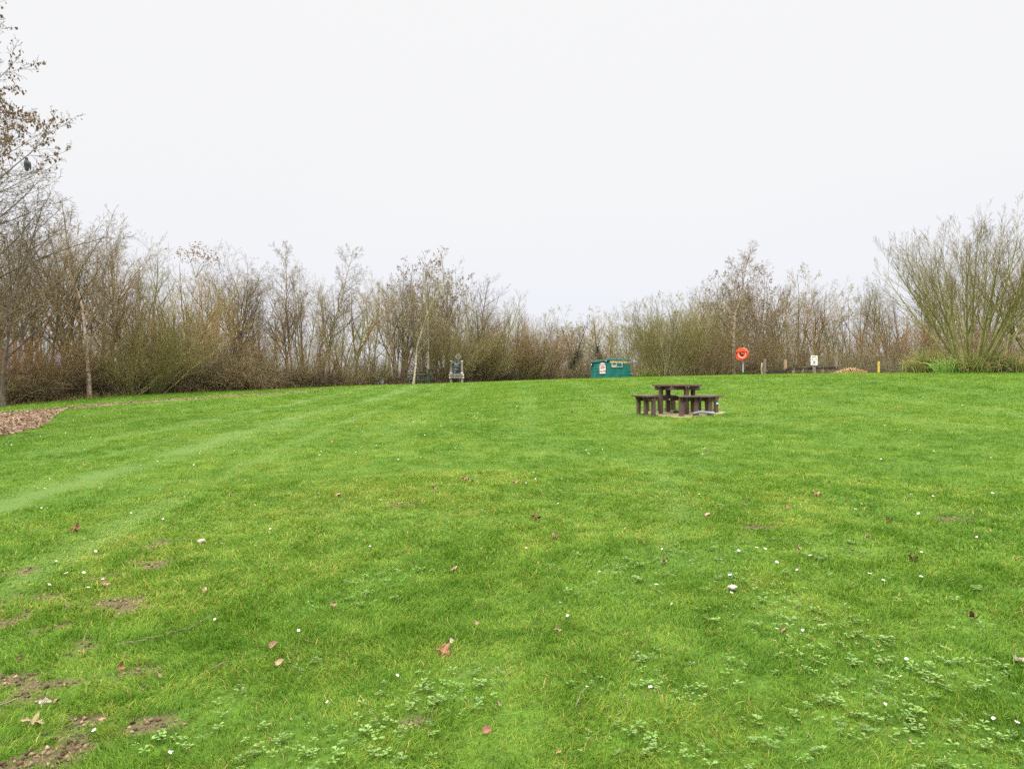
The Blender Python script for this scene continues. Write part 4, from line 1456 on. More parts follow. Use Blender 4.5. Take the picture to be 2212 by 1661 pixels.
# ------------------------------------------------------------------ lifebuoy
x, y = 14.05, 43.2
z = ground(x, y)
lb = tag(empty('lifebuoy_stand', (x, y, z), R(-40)), 'orange lifebuoy in a round housing on a grey steel post at the lawn crest', 'lifebuoy')
MB().box((0, .03, .46), (.085, .06, 1.0)).box((0, .055, .9), (.24, .03, .3)).build('post', M['galv'], lb, .004)
Mz = Matrix.Translation((0, -.05, 1.20)) @ Euler((PI / 2, 0, 0)).to_matrix().to_4x4()
hs = MB()
hs.lathe([(.0, -.115), (.25, -.115), (.34, -.10), (.375, -.05), (.39, .06), (.385, .15), (.372, .175), (.352, .175), (.348, .13), (.35, .0), (.32, -.045), (.0, -.055)], 48, Mz)
hs.build('housing', M['orange'], lb, 0, True)
hood = MB()
arc = [(.38 * math.cos(t), .38 * math.sin(t)) for t in np.linspace(R(22), R(158), 26)]
hood.prism(arc, .15, .19, Mz)
hood.build('hood', M['orange'], lb, .004)
rg_ = MB()
rg_.lathe([(.235 + .078 * math.cos(t), .065 + .065 * math.sin(t)) for t in np.linspace(0, 2 * PI, 21)[:-1]], 44, Mz, True)
rg_.build('ring', M['orange_pale'], lb, 0, True)
ct = MB()
ct.lathe([(0, .055), (.09, .05), (.14, .02), (.155, -.045)], 32, Mz)
for s in (-.05, .05): ct.box((s, -.115, 1.18), (.018, .03, .18))
ct.build('backplate', M['orange_deep'], lb, 0, True)
MB().tube([(.0, -.20, 1.33), (-.02, -.21, 1.28), (.0, -.215, 1.245), (.05, -.215, 1.24), (.10, -.21, 1.25), (.15, -.20, 1.22)], .011, 8).build('rope', M['white'], lb, 0, True)
tuft(x, y - .12, 420, .17, .13, 'rough green tussock round the foot of the lifebuoy post')


# ------------------------------------------------------------------ hut
hx, hy = 97.6 * 61 / F, 61.0
hz = ground(hx, hy) - .02
hut = tag(empty('green_hut', (hx, hy, hz), R(28)), 'small teal boarded hut with a sloping roof and a deep water sign', 'hut')
WR, WL, H0, H1 = 2.14, 2.7, 1.66, 1.49      # right face, left face, heights at the near and far ends of the left face
# local x runs along the right-hand face, local y along the left-hand face away from the near corner
walls = MB()
walls.prism([(0, 0), (WL, 0), (WL, H1), (0, H0)], 0, WR, Matrix(((0, 0, 1, 0), (1, 0, 0, 0), (0, 1, 0, 0), (0, 0, 0, 1))))
nb = 6
for k in range(nb):
    zz, hh = .06 + k * .265, .25
    if zz + hh < H0 - .04:
        walls.box((WR / 2, -.012, zz + hh / 2), (WR + .02, .03, hh), rx=.05)
    if zz + hh < H1:
        walls.box((-.012, WL / 2, zz + hh / 2), (.03, WL + .02, hh), ry=.05)
for (px, py) in ((-.02, -.02), (WR + .01, -.02), (-.02, WL + .01)):
    hh = H0 if py < 0 else H1
    walls.box((px, py, hh / 2), (.07, .07, hh))
walls.build('wall', M['teal'], hut, .004)
sl = math.atan2(H0 - H1, WL)
rf = MB()
rf.box((WR / 2, WL / 2, (H0 + H1) / 2 + .035), (WR + .2, (WL + .2) / math.cos(sl), .05), rx=-sl)
rf.build('roof', M['felt'], hut, .006)
fa = MB()
fa.box((WR / 2, -.085, H0 - .045), (WR + .2, .03, .15))
fa.box((-.085, WL / 2, (H0 + H1) / 2 - .05), (.03, (WL + .1) / math.cos(sl), .15), rx=-sl)
fa.build('fascia', M['teal'], hut, .003)
MB().box((WR / 2 + .02, -.052, H0 - .235), (WR + .02, .035, .20)).build('shutter_board', M['ply'], hut, .003)
win = MB()
for (cx, cz, sx, sz) in [(.20, 1.17, .04, .38), (.66, 1.17, .04, .38), (1.28, 1.17, .04, .38), (.74, .985, 1.12, .035)]:
    win.box((cx, -.055, cz), (sx, .03, sz))
win = win.build('window', M['offwhite'], hut, .002)
MB().box((.43, -.046, 1.085), (.42, .012, .17)).build('pane', M['ply'], win)
MB().box((.97, -.046, 1.17), (.57, .012, .33)).build('pane', M['teal'], win)
MB().box((1.28, -.075, .06), (.52, .05, .14)).build('hatch', M['black'], hut)
bxs = MB().box((WR + .17, .25, .19), (.34, .55, .38)).build('step_box', M['teal'], hut, .004)
MB().box((WR + .22, .22, .415), (.46, .62, .06)).build('step_board', M['wood'], bxs, .003)
arch = [(-.25, 0), (.25, 0), (.25, .72)] + [(.25 * math.cos(t), .72 + .24 * math.sin(t)) for t in np.linspace(0, PI, 15)[1:-1]] + [(-.25, .72)]
sgn = MB()
ML = Matrix.Translation((-.052, .93, .42)) @ Euler((PI / 2, 0, -PI / 2)).to_matrix().to_4x4()
sgn.prism([(a * 1.8, b) for a, b in arch], 0, .025, ML)
sgn = sgn.build('sign_board', M['white'], hut, .003)
rim = MB()
pr_ = [(a * 1.8, b) for a, b in arch]
for a, b in zip(pr_, pr_[1:] + pr_[:1]):
    p0, p1 = ML @ Vector((a[0], a[1], .012)), ML @ Vector((b[0], b[1], .012))
    rim.tube([p0, p1], .016, 6)
rim.build('sign_rim', M['black'], sgn)
for txt, zz, sz in (('CAUTION', 1.20, .17), ('DEEP', .93, .27), ('WATER', .61, .27)):
    t_ = letters('lettering', txt, sz, M['red'], sgn, (-.082, .93, zz), -PI / 2, bold=.006, sx=1.15)
t_ = letters('lettering', 'no swimming', .09, M['gate_green'], sgn, (-.082, .93, 1.08), -PI / 2)
for (px, py, zz) in ((-.10, .30, 1.49), (-.10, 2.5, 1.25)):
    lp = MB().cyl((px, py, zz), .075, .09, 16, ry=PI / 2).build('lamp', M['black'], hut)
    MB().ball((px - .05, py, zz), (.03, .055, .06)).build('lamp_glass', M['white'], lp, 0, True)


# ------------------------------------------------------------------ notice board and barrier on the left
def at(u, Y):
    xx = (u - 512) * Y / F
    return xx, Y, ground(xx, Y)


x, y, z = at(456.5, edge_depth(456.5) - .5)
k_ = 52.2 / 710 / 4          # metres per full-size pixel there
nb_ = tag(empty('notice_board', (x, y, z), R(4)), 'weathered timber notice board with a dark panel and white corner plates', 'notice board')
for s in (-1, 1):
    MB().box((s * .40, .06, .85), (.15, .06, 1.74)).build('post', M['wood'], nb_, .006)
    MB().box((s * .46, .12, .48), (.09, .05, 1.0)).build('stay', M['wood'], nb_, .004)
MB().box((0, 0, 1.22), (.54, .05, .84)).build('panel', M['panel'], nb_, .004)
MB().box((0, .015, 1.66), (.64, .04, .06)).box((0, .015, .77), (.64, .04, .10)).build('cross_bar', M['wood'], nb_, .004)
lb_ = MB().box((0, -.012, .56), (1.08, .06, .28)).build('lower_board', M['wood'], nb_, .006)
cp = MB()
for s in (-1, 1):
    for zz in (1.66, .80): cp.box((s * .405, .05, zz), (.17, .10, .09))
    for zz in (.665, .455): cp.box((s * .49, -.012, zz), (.12, .075, .075))
cp.build('corner_plate', M['white'], nb_, .004)
letters('lettering', 'Thorne Farm', .115, M['chalk'], nb_, (0, -.03, 1.56), bold=.003)
letters('lettering', 'Fishery', .115, M['chalk'], nb_, (0, -.03, 1.45), bold=.003)
for k, w in enumerate((.30, .44, 0, .22, .36, 0, .2)):
    if w: MB().box((-.22 + w / 2, -.028, 1.35 - .075 * k), (w, .004, .018)).build('text_line', M['chalk'], nb_)
letters('lettering', 'NATURE ACTIVITIES AREA', .085, M['black'], lb_, (0, -.046, .56), bold=.003)
x2, y2, z2 = at(460.2, edge_depth(459.8) - .25)
rd = tag(empty('round_sign', (x2 - .16, y2, z2), R(3)), 'round pale sign on a slim pole standing above the timber notice board', 'sign')
MB().cyl((.08, .03, 1.15), .025, 2.3, 10).build('pole', M['galv'], rd)
MB().cyl((0, 0, 2.0), .21, .03, 36, rx=PI / 2).build('disc', M['disc'], rd, .003)
em = MB()
em.lathe([(.165, 0), (.178, .0), (.178, .006), (.165, .006)], 36, Matrix.Translation((0, -.014, 2.0)) @ Euler((PI / 2, 0, 0)).to_matrix().to_4x4(), True)
em.build('rim', M['offwhite'], rd)
MB().prism([(-.11, .0), (.11, 0), (.06, .07), (0, .11), (-.06, .07)], 0, .006, Matrix.Translation((0, -.016, 2.0)) @ Euler((PI / 2, 0, 0)).to_matrix().to_4x4()).box((0, -.018, 1.94), (.2, .006, .02)).box((0, -.018, 1.90), (.14, .006, .02)).build('emblem', M['wood_brown'], rd)

x, y, z = at(428.8, edge_depth(428.8) - .45)
ba = tag(empty('wooden_barrier', (x, y, z), R(2)), 'dark green two-rail wooden barrier beside the white birch stems', 'barrier')
MB().box((0, 0, .52), (.17, .15, 1.14)).box((-.06, 0, 1.06), (.25, .15, .06)).build('post', M['gate_green'], ba, .008)
MB().box((-1.62, .04, .50), (.11, .11, 1.05)).build('post', M['gate_green'], ba, .008)
for zz, r0 in ((.69, .0), (.30, .0)):
    MB().tube([(-1.68, .03, zz), (-1.1, .0, zz - .01), (-.5, .0, zz - .02), (0, 0, zz)], .065, 8).build('rail', M['gate_green'], ba)
x, y, z = at(562.5, 63)
tag(MB().box((0, 0, .30), (.07, .05, .75)).prism([(-.035, 0), (.035, 0), (0, .04)], -.025, .025, Matrix.Translation((0, 0, .675)) @ Euler((PI / 2, 0, 0)).to_matrix().to_4x4()).build('marker_post', M['wood_tan'], None, .004, loc=(x, y, z)), 'thin tan marker post at the lawn edge left of the green hut', 'post')


# ------------------------------------------------------------------ low rail fence on the crest with its sign
def fx(full):
    return full / 4.0


fy = 42.8
org = at(fx(3058), fy)
fe = tag(empty('rail_fence', org), 'low fence of black rails and brown posts along the crest', 'fence')


def rel(full, Y=fy):
    xx, yy, zz = at(fx(full), Y)
    return xx - org[0], yy - org[1], zz - org[2]


pxm = fy / F / 4
for fpx, top_, mat_ in ((3059, 1433, 'wood_brown'), (3142, 1437, 'wood_tan'), (3345, 1426, 'wood_brown')):
    a = rel(fpx)
    ztop = CAMZ - (top_ / 4 - 384) * fy / F - org[2]
    hh = ztop - a[2] + .3
    MB().box((0, 0, ztop - hh / 2), (.15, .13, hh)).build('post', M[mat_], fe, .01, loc=(a[0], a[1], 0))


def zof(row_):
    return CAMZ - (row_ / 4 - 384) * fy / F - org[2]


for fpx in (3176, 3214, 3294):
    a = rel(fpx, fy + .1)
    MB().box((0, 0, (zof(1474) - .35) / 2 - .0), (.12, .10, zof(1474) + .35)).build('stub_post', M['wood_tan'], fe, .008, loc=(a[0], a[1] + .12, 0))


def railing(x0, r0, x1, r1, thick, sag=0):
    a, b = rel(x0), rel(x1)
    pts = []
    for k in range(9):
        t = k / 8
        pts.append((a[0] + (b[0] - a[0]) * t, -.11, zof(r0 + (r1 - r0) * t) - sag * 4 * t * (1 - t)))
    m_ = MB()
    vs = []
    for p in pts:
        vs.append([m_.bm.verts.new((p[0], p[1] + dy, p[2] + dz)) for dy, dz in ((-.03, -thick / 2), (.03, -thick / 2), (.03, thick / 2), (-.03, thick / 2))])
    for A, B in zip(vs, vs[1:]):
        for k in range(4): m_.bm.faces.new((A[k], A[(k + 1) % 4], B[(k + 1) % 4], B[k]))
    m_.bm.faces.new(vs[0][::-1])
    m_.bm.faces.new(vs[-1])
    m_.build('rail', M['rail'], fe)


railing(3062, 1482, 3146, 1484, .14, .02)
railing(3136, 1476, 3348, 1470, .14)
railing(3136, 1496.5, 3340, 1492, .12)
for fpx, row_ in ((3064, 1482), (3138, 1476), (3172, 1475), (3209, 1474), (3248, 1473.5), (3290, 1472.5), (3342, 1470.5), (3138, 1499), (3172, 1498), (3209, 1497), (3250, 1496), (3290, 1495.5)):
    a = rel(fpx)
    MB().cyl((a[0], -.148, zof(row_)), .022, .02, 10, rx=PI / 2).build('bolt', M['bolt'], fe)
x, y, z = at(fx(3257), fy - .32)
ws = tag(empty('warning_sign', (x, y, z), R(-3)), 'white water warning sign with a yellow band on a brown post by the black rails', 'sign')
zt = CAMZ - (1423 / 4 - 384) * y / F - z
MB().box((.01, .04, zt / 2 - .25), (.17, .11, zt + .3)).build('post', M['wood_brown'], ws, .01)
zc = CAMZ - (1440 / 4 - 384) * y / F - z
wb = MB().box((-.02, -.04, zc), (.40, .02, .58)).build('board', M['white'], ws, .004)
MB().box((-.02, -.025, zc), (.43, .014, .61)).build('board_edge', M['black'], wb)
MB().box((-.02, -.053, zc + .225), (.33, .004, .055)).build('band', M['sign_yellow'], wb)
letters('lettering', 'WARNING', .05, M['black'], wb, (-.02, -.0565, zc + .225), bold=.001)
ic = MB()
ic.lathe([(.05, 0), (.065, 0), (.065, .004), (.05, .004)], 24, Matrix.Translation((-.115, -.051, zc + .11)) @ Euler((PI / 2, 0, 0)).to_matrix().to_4x4(), True)
ic.box((-.115, -.054, zc + .11), (.11, .004, .012), ry=R(45)).box((-.115, -.053, zc + .02), (.12, .004, .03))
ic.build('symbol', M['red'], wb)
MB().prism([(-.07, 0), (.07, 0), (0, .12)], 0, .004, Matrix.Translation((.085, -.051, zc + .06)) @ Euler((PI / 2, 0, 0)).to_matrix().to_4x4()).box((.085, -.053, zc + .02), (.12, .004, .03)).build('symbol', M['sign_yellow'], wb)
MB().cyl((-.02, -.052, zc - .10), .075, .004, 24, rx=PI / 2).build('symbol', M['galv'], wb)
MB().box((-.02, -.056, zc - .10), (.09, .004, .04), ry=R(-25)).box((-.02, -.053, zc - .195), (.2, .004, .012)).box((-.02, -.053, zc - .235), (.3, .004, .012)).build('symbol', M['panel'], wb)

x, y, z = at(fx(3515), 40.8)
zt = CAMZ - (1445 / 4 - 384) * y / F - z
tag(MB().box((0, 0, zt / 2 - .1), (.095, .08, zt + .2)).build('yellow_stake', M['yellow_wood'], None, .006, loc=(x, y, z)), 'short bright yellow stake right of the straw heap', 'stake')
x, y, z = at(fx(3047), 44.2)
zt = CAMZ - (1449 / 4 - 384) * y / F - z
st_ = MB()
st_.tube([(0, 0, -.3), (.01, 0, .1), (-.01, .01, zt * .6), (.02, 0, zt)], [.06, .05, .045, .04], 10)
tag(st_.build('birch_stump', M['wood_tan'], None, 0, True, loc=(x, y, z)), 'slim pale birch stub left of the first fence post', 'stump')


def straw_heap():
    x, y, z = at(fx(3402), 41.6)
    rr = np.random.default_rng(44)
    n = 1500
    wx, wy, h = 1.02, .7, .43
    a, q = rr.random(n) * 6.28, np.sqrt(rr.random(n))
    px, py = np.cos(a) * q * wx * (1 + .15 * rr.normal(size=n)), np.sin(a) * q * wy
    pz = h * np.clip(1 - q ** 1.3, 0, 1) * (.6 + .5 * rr.random(n)) + .02
    S = np.stack([px, py, pz], 1)
    az = rr.random(n) * 6.28
    el = rr.normal(.05, .35, n) - .25 * q
    D = np.stack([np.cos(az) * np.cos(el), np.sin(az) * np.cos(el), np.sin(el)], 1)
    L = .16 + .35 * rr.random(n)
    S = S - D * L[:, None] * .5
    P, T = polylines(rr, S, D, L, 3, .08, -.03)
    V, qd = tubes(P, np.array([[.008, .009, .008, .004]]) * (.6 + .9 * rr.random((n, 1))), 3)
    c = np.array([.58, .43, .20]) * (.6 + .7 * rr.random((n, 1)))
    c = np.where(rr.random((n, 1)) < .2, np.array([.26, .15, .08]), c)
    mb = MB()
    o = empty('straw_heap', (x, y, z - .03))
    mobj('stalks', np_mesh('straw_stalks', V, [qd], M['straw'], np.repeat(c, 12, 0)), o)
    mb.ball((0, 0, 0), (.8, .52, .30), 20).build('core', M['wood_tan'], o, 0, True)
    tag(o, 'low heap of cut tan straw beside the end of the black rails', 'heap')


straw_heap()


# ------------------------------------------------------------------ sword-leaved clumps in the bed
def sword_clump(x, y, n, h, seed, label, greens, group, spread=.35):
    rr = np.random.default_rng(seed)
    S = np.stack([rr.normal(0, spread, n), rr.normal(0, spread * .7, n), np.zeros(n)], 1)
    az = np.arctan2(S[:, 1], S[:, 0]) + rr.normal(0, .9, n)
    tl = np.abs(rr.normal(.28, .28, n))
    D = np.stack([np.sin(tl) * np.cos(az), np.sin(tl) * np.sin(az), np.cos(tl)], 1)
    L = h * (.55 + .6 * rr.random(n))
    k = 7
    P, T = polylines(rr, S, D, L, k, .05, -.02, -.42)
    W = np.array([.8, 1, 1, .95, .85, .65, .4, .06])[None] * (.013 + .013 * rr.random((n, 1)))
    side = unit(np.cross(T[:, 0], np.array([0, 0, 1.0])) + rr.normal(0, .5, (n, 3)))
    A, B = P + side[:, None] * W[..., None], P - side[:, None] * W[..., None]
    C = P - np.cross(T, side[:, None] * np.ones((1, k + 1, 1))) * (W * .35)[..., None]
    V = np.stack([A, C, B], 2).reshape(-1, 3)
    i = (np.arange(n)[:, None] * (k + 1) + np.arange(k)[None]).ravel() * 3
    q = np.concatenate([np.stack([i, i + 1, i + 4, i + 3], 1), np.stack([i + 1, i + 2, i + 5, i + 4], 1)])
    gcols = np.array(greens)
    c = gcols[rr.integers(0, len(gcols), n)] * (.85 + .7 * rr.random((n, 1)))
    cc = np.repeat(c[:, None], (k + 1) * 3, 1).reshape(-1, 3)
    tanmask = (np.tile(np.repeat(np.arange(k + 1), 3), n) > 4) & np.repeat(rr.random(n) < .35, (k + 1) * 3)
    cc[tanmask] = np.array([.34, .25, .11])
    o = mobj('sword_leaf_plant', np_mesh('sword_leaf_plant', V, [q], M['iris'], cc, True))
    o.location = (x, y, ground(x, y))
    tag(o, label, 'plant', group)


G1 = [(.11, .18, .04), (.16, .23, .05), (.25, .27, .07), (.40, .30, .12), (.13, .19, .045), (.36, .28, .11)]
G2 = [(.19, .33, .06), (.26, .39, .08), (.15, .27, .05)]
G3 = [(.12, .19, .05), (.17, .23, .055), (.34, .27, .11), (.22, .20, .07)]
IG = 'sword-leaved plants in the bed'
for i, (full, row_, Y, n, h, gg, lab) in enumerate([
    (3668, 1498, 36.9, 90, .72, G1, 'straggly yellowing sword-leaved clump at the near end of the bed'),
    (3715, 1494, 36.6, 150, 1.10, G1, 'tall bushy green and tan sword-leaved clump left of the bright green one'),
    (3758, 1490, 36.9, 150, 1.18, G1, 'tall sword-leaved clump under the leftmost willow stems'),
    (3787, 1492, 35.2, 75, .82, G2, 'bright fresh green sword-leaved plant at the front of the bed'),
    (3830, 1490, 36.4, 110, .75, G3, 'dark drooping sword-leaved clump below the willow base'),
    (3880, 1491, 34.9, 120, .92, G1, 'upright sword-leaved clump below the right willow stems'),
    (3925, 1490, 34.7, 120, .95, G1, 'green and straw coloured clump between the willow and the leaning trunk'),
    (3932, 1497, 34.5, 24, .36, G2, 'small fresh green shoot at the mulch edge'),
    (3985, 1488, 34.9, 120, 1.0, G3, 'dark green clump behind the leaning sawn trunk'),
    (4040, 1490, 34.5, 130, .9, G3, 'dark tangled clump right of the leaning sawn trunk'),
    (4085, 1492, 34.2, 90, .8, G1, 'sword-leaved clump cut by the right picture edge')]):
    xx = (full / 4 - 512) * Y / F
    sword_clump(xx, Y, int(n * 2.4), h * 1.3, 200 + i, lab, gg, IG, .30 if n > 60 else (.16 if n > 50 else .10))
x_, Y_ = (2590 / 4 - 512) * 49.0 / F, 49.0
sword_clump(x_, Y_, 260, 1.0, 231, 'tan and green sword-leaved clump between the hut and the dome-shaped willow', G1, None, .35)

# leaning sawn trunk and fallen branch in the bed
x, y, z = at(1000, 34.7)
lt = MB()
lt.tube([(-.5, -.1, -.05), (-.2, -.05, .28), (.1, 0, .58), (.3, .05, 1.1), (.46, .1, 1.8), (.56, .15, 2.7), (.75, .2, 3.7), (.82, .2, 4.8)], [.085, .085, .09, .08, .07, .05, .03, .012], 12)
lt.tube([(.3, .05, 1.1), (.75, .0, 1.8), (1.05, -.05, 2.6), (1.2, -.05, 3.6)], [.055, .045, .03, .012], 8)
lt = lt.build('leaning_trunk', M['bark_moss'], None, 0, True, loc=(x, y, z))
tag(lt, 'leaning mossy trunk with an orange sawn stub in the planted bed', 'trunk')
MB().cyl((.10, -.17, .60), .075, .16, 16, rx=PI / 2).build('stub', M['bark_moss'], lt)
MB().cyl((.10, -.252, .60), .068, .006, 16, rx=PI / 2).build('sawn_end', M['cut_wood'], lt)
x, y, z = at(1012, 34.0)
fb = MB()
fb.tube([(-.7, 0, .03), (-.3, .06, .06), (.1, .1, .13), (.6, .12, .28)], [.02, .03, .04, .045], 9)
fb.tube([(-.35, .06, .10), (-.25, -.05, .30), (-.16, -.08, .5)], [.03, .02, .01], 6)
tag(fb.build('fallen_branch', M['near_bark'], None, 0, True, loc=(x, y, z)), 'fallen brown branch lying on the mulch near the right edge', 'branch')


# ------------------------------------------------------------------ daisies
def daisy_mesh(seed, petals, small=False, pink=False):
    rr = np.random.default_rng(seed)
    V, f = [], []
    n = petals
    r = .0125
    for k in range(n):
        a = 2 * PI * k / n + rr.normal(0, .05)
        c, s = math.cos(a), math.sin(a)
        w = .0024 if not small else .004
        up = .003 + rr.normal(0, .0012)
        o = len(V)
        for t, ww in ((.25, .6), (.65, 1.0), (1.0, .55)):
            V += [(c * r * t - s * w * ww, s * r * t + c * w * ww, up * t), (c * r * t + s * w * ww, s * r * t - c * w * ww, up * t)]
        f += [(o, o + 1, o + 3, o + 2), (o + 2, o + 3, o + 5, o + 4)]
    me = np_mesh('daisy', np.array(V), [np.array(f)], M['pinkpetal'] if pink else M['petal'])
    return me


dm = [daisy_mesh(1, 18), daisy_mesh(2, 15), daisy_mesh(3, 11, True)]
dmp = daisy_mesh(4, 18, pink=True)
cmb = MB().ball((0, 0, .001), (.0045, .0045, .0028), 10).build('flower_centre', M['pollen'])
c_me = cmb.data
bpy.data.objects.remove(cmb)
stm = MB().tube([(0, 0, -.055), (.003, 0, -.03), (0, 0, 0)], .0011, 5).build('stem', M['ivy'])
s_me = stm.data
bpy.data.objects.remove(stm)


def daisy(x, y, scale, tilt, az, label, group, me=None):
    o = mobj('daisy', me or random.choice(dm))
    o.location = (x, y, ground(x, y) + random.uniform(.038, .052))
    o.rotation_euler = (tilt * math.cos(az), tilt * math.sin(az), random.random() * 6)
    o.scale = (scale,) * 3
    tag(o, label, 'daisy', group)
    d = math.hypot(x, y)
    if d < 8:
        link(bpy.data.objects.new('flower_centre', c_me), o)
        link(bpy.data.objects.new('stem', s_me), o)
    return o


DG = 'daisies dotted over the lawn'
NEAR_D = [(367, 1641, 'left daisy of the close pair at the bottom edge, below the pale fallen leaf', 0), (372, 1643, 'right daisy of the close pair at the bottom edge, yellow centre showing', 0),
          (203, 1594, 'half-closed daisy right of the pale lobed leaf', 0), (1268, 1496, 'ragged open daisy alone in the middle of the near grass', 0),
          (1405, 1497, 'white daisy growing in the weed rosettes right of the ragged one', 0), (707, 1532, 'small upright daisy with a bare stem left of the weed rosettes', 0),
          (645, 1369, 'daisy just above the curled leaf left of the big brown leaf', 0), (464, 1347, 'open daisy with orange centre among the clumps left of the middle', 0),
          (1226, 1338, 'open daisy right of and above the big brown leaf', 0), (1348, 1316, 'left of three open daisies in a loose row', 0), (1451, 1315, 'middle of three open daisies in a loose row', 0),
          (1504, 1323, 'right of three open daisies in a loose row', 0), (1570, 1285, 'left daisy of the pair just below the pale stone', 0), (1580, 1289, 'right daisy of the pair just below the pale stone', 0),
          (1722, 1239, 'lone white daisy above the wide weed patch', 0), (2110, 1165, 'daisy far up the grass near the right edge of the picture', 0), (1893, 1507, 'pink-tipped daisy in the densest weed patch', 1),
          (1912, 1535, 'pale pink daisy just below the pink-tipped one', 1), (1958, 1432, 'white daisy beside the grey feather-like scrap', 0), (1945, 1473, 'narrow daisy between the white one and the weed patch', 0),
          (2197, 1577, 'white daisy in the bottom right corner weeds', 0), (2146, 1567, 'yellow-hearted daisy left of the corner one', 0), (1678, 1366, 'daisy at the upper end of the wide weed patch', 0),
          (1673, 1396, 'daisy lowest on the left flank of the wide weed patch', 0), (1734, 1370, 'flat open daisy inside the upper weed patch', 0), (858, 1470, 'small half-open daisy above the weed rosettes', 0),
          (797, 1135, 'daisy near the twig-strewn left middle of the lawn', 0), (1210, 1310, 'tiny daisy above the open one right of the brown leaf', 0), (1430, 1190, 'tiny white daisy in the middle distance clover', 0)]
for u, v, lab, pk in NEAR_D:
    x, y = hit22(u, v + 6)
    daisy(x, y, random.uniform(.6, .8), random.uniform(.2, .7), random.uniform(-.6, 2.2), lab, 'daisies near the viewer', dmp if pk else None)
rd_ = np.random.default_rng(55)
cnt = 0
while cnt < 190:
    u, v = rd_.uniform(0, 1024), 384 + 10 ** rd_.uniform(1.15, 2.32)
    x, y = hit(u, v)
    if y < 4.5 or y > 42 or not lawn_ok(np.array([x]), np.array([y]))[0]: continue
    if fbm(np.array([x * .45]), np.array([y * .45]), 99, 2)[0] < rd_.uniform(.3, .62): continue
    daisy(x, y, random.uniform(.75, 1.0) * (1 + min(y, 30) / 90), random.uniform(0, .5), random.uniform(0, 6), 'small white daisy scattered on the mown lawn beyond the near grass', DG)
    cnt += 1


# ------------------------------------------------------------------ fallen leaves
def lobed_leaf(seed, lobes=5, deep=.5, curl=.35):
    rr = np.random.default_rng(seed)
    th = np.linspace(-PI, PI, 61)[:-1]
    r = np.zeros_like(th)
    for k in range(lobes):
        c = (k - (lobes - 1) / 2) * (2 * PI * .78 / lobes)
        r = np.maximum(r, np.exp(-((th - c) / .26) ** 2) * (1 - .16 * abs(k - (lobes - 1) / 2)))
    r = (1 - deep) * .75 + deep * r * 1.1 + .05 * np.sin(th * 17 + rr.random() * 6)
    r *= np.where(np.abs(th) > 2.6, .72, 1)
    V = [(0, 0, 0)]
    rings = 5
    for q in range(1, rings + 1):
        s = q / rings
        rad = r * s
        x, y = np.cos(th) * rad, np.sin(th) * rad
        z = curl * (.5 * x * x + .9 * y * y) + curl * .35 * np.cos(th * lobes) * s * s + .10 * np.sin(x * 5 + seed) * s
        V += list(zip(x, y, z))
    n = len(th)
    tr = np.array([(0, 1 + k, 1 + (k + 1) % n) for k in range(n)])
    qd = np.array([(1 + (q - 1) * n + k, 1 + q * n + k, 1 + q * n + (k + 1) % n, 1 + (q - 1) * n + (k + 1) % n) for q in range(1, rings) for k in range(n)])
    V = np.array(V)
    return V, tr, qd


def leaf_mat(name, a, b):
    return surf(name, a, b, 14, .8, bump=.4, vary=.2, hue=.015, spec=.2)


LM = [leaf_mat('tan_dead_leaf', (.25, .145, .09), (.38, .25, .17)), leaf_mat('brown_dead_leaf', (.20, .095, .045), (.38, .20, .11)), leaf_mat('dark_dead_leaf', (.05, .022, .014), (.12, .06, .04)),
      leaf_mat('pale_dead_leaf', (.30, .235, .18), (.44, .36, .29))]
_lv = {}


def leaf_mesh(seed, lobes, deep, curl, mi):
    key = (seed, lobes, deep, curl, mi)
    if key not in _lv:
        V, tr, qd = lobed_leaf(seed, lobes, deep, curl)
        _lv[key] = np_mesh('fallen_leaf', V, [tr, qd], LM[mi], None, True)
    return _lv[key]


def leaf(u, v, size, mi, lobes, deep, curl, tilt, az, rz, label, group=None, lift=.022):
    x, y = hit22(u, v)
    me = leaf_mesh(int(u) % 7, lobes, deep, curl, mi)
    o = mobj('fallen_leaf', me)
    o.location = (x, y, ground(x, y) + lift)
    o.rotation_euler = (tilt * math.cos(az), tilt * math.sin(az), rz)
    o.scale = (size * .88,) * 3
    tag(o, label, 'fallen leaf', group)
    return o


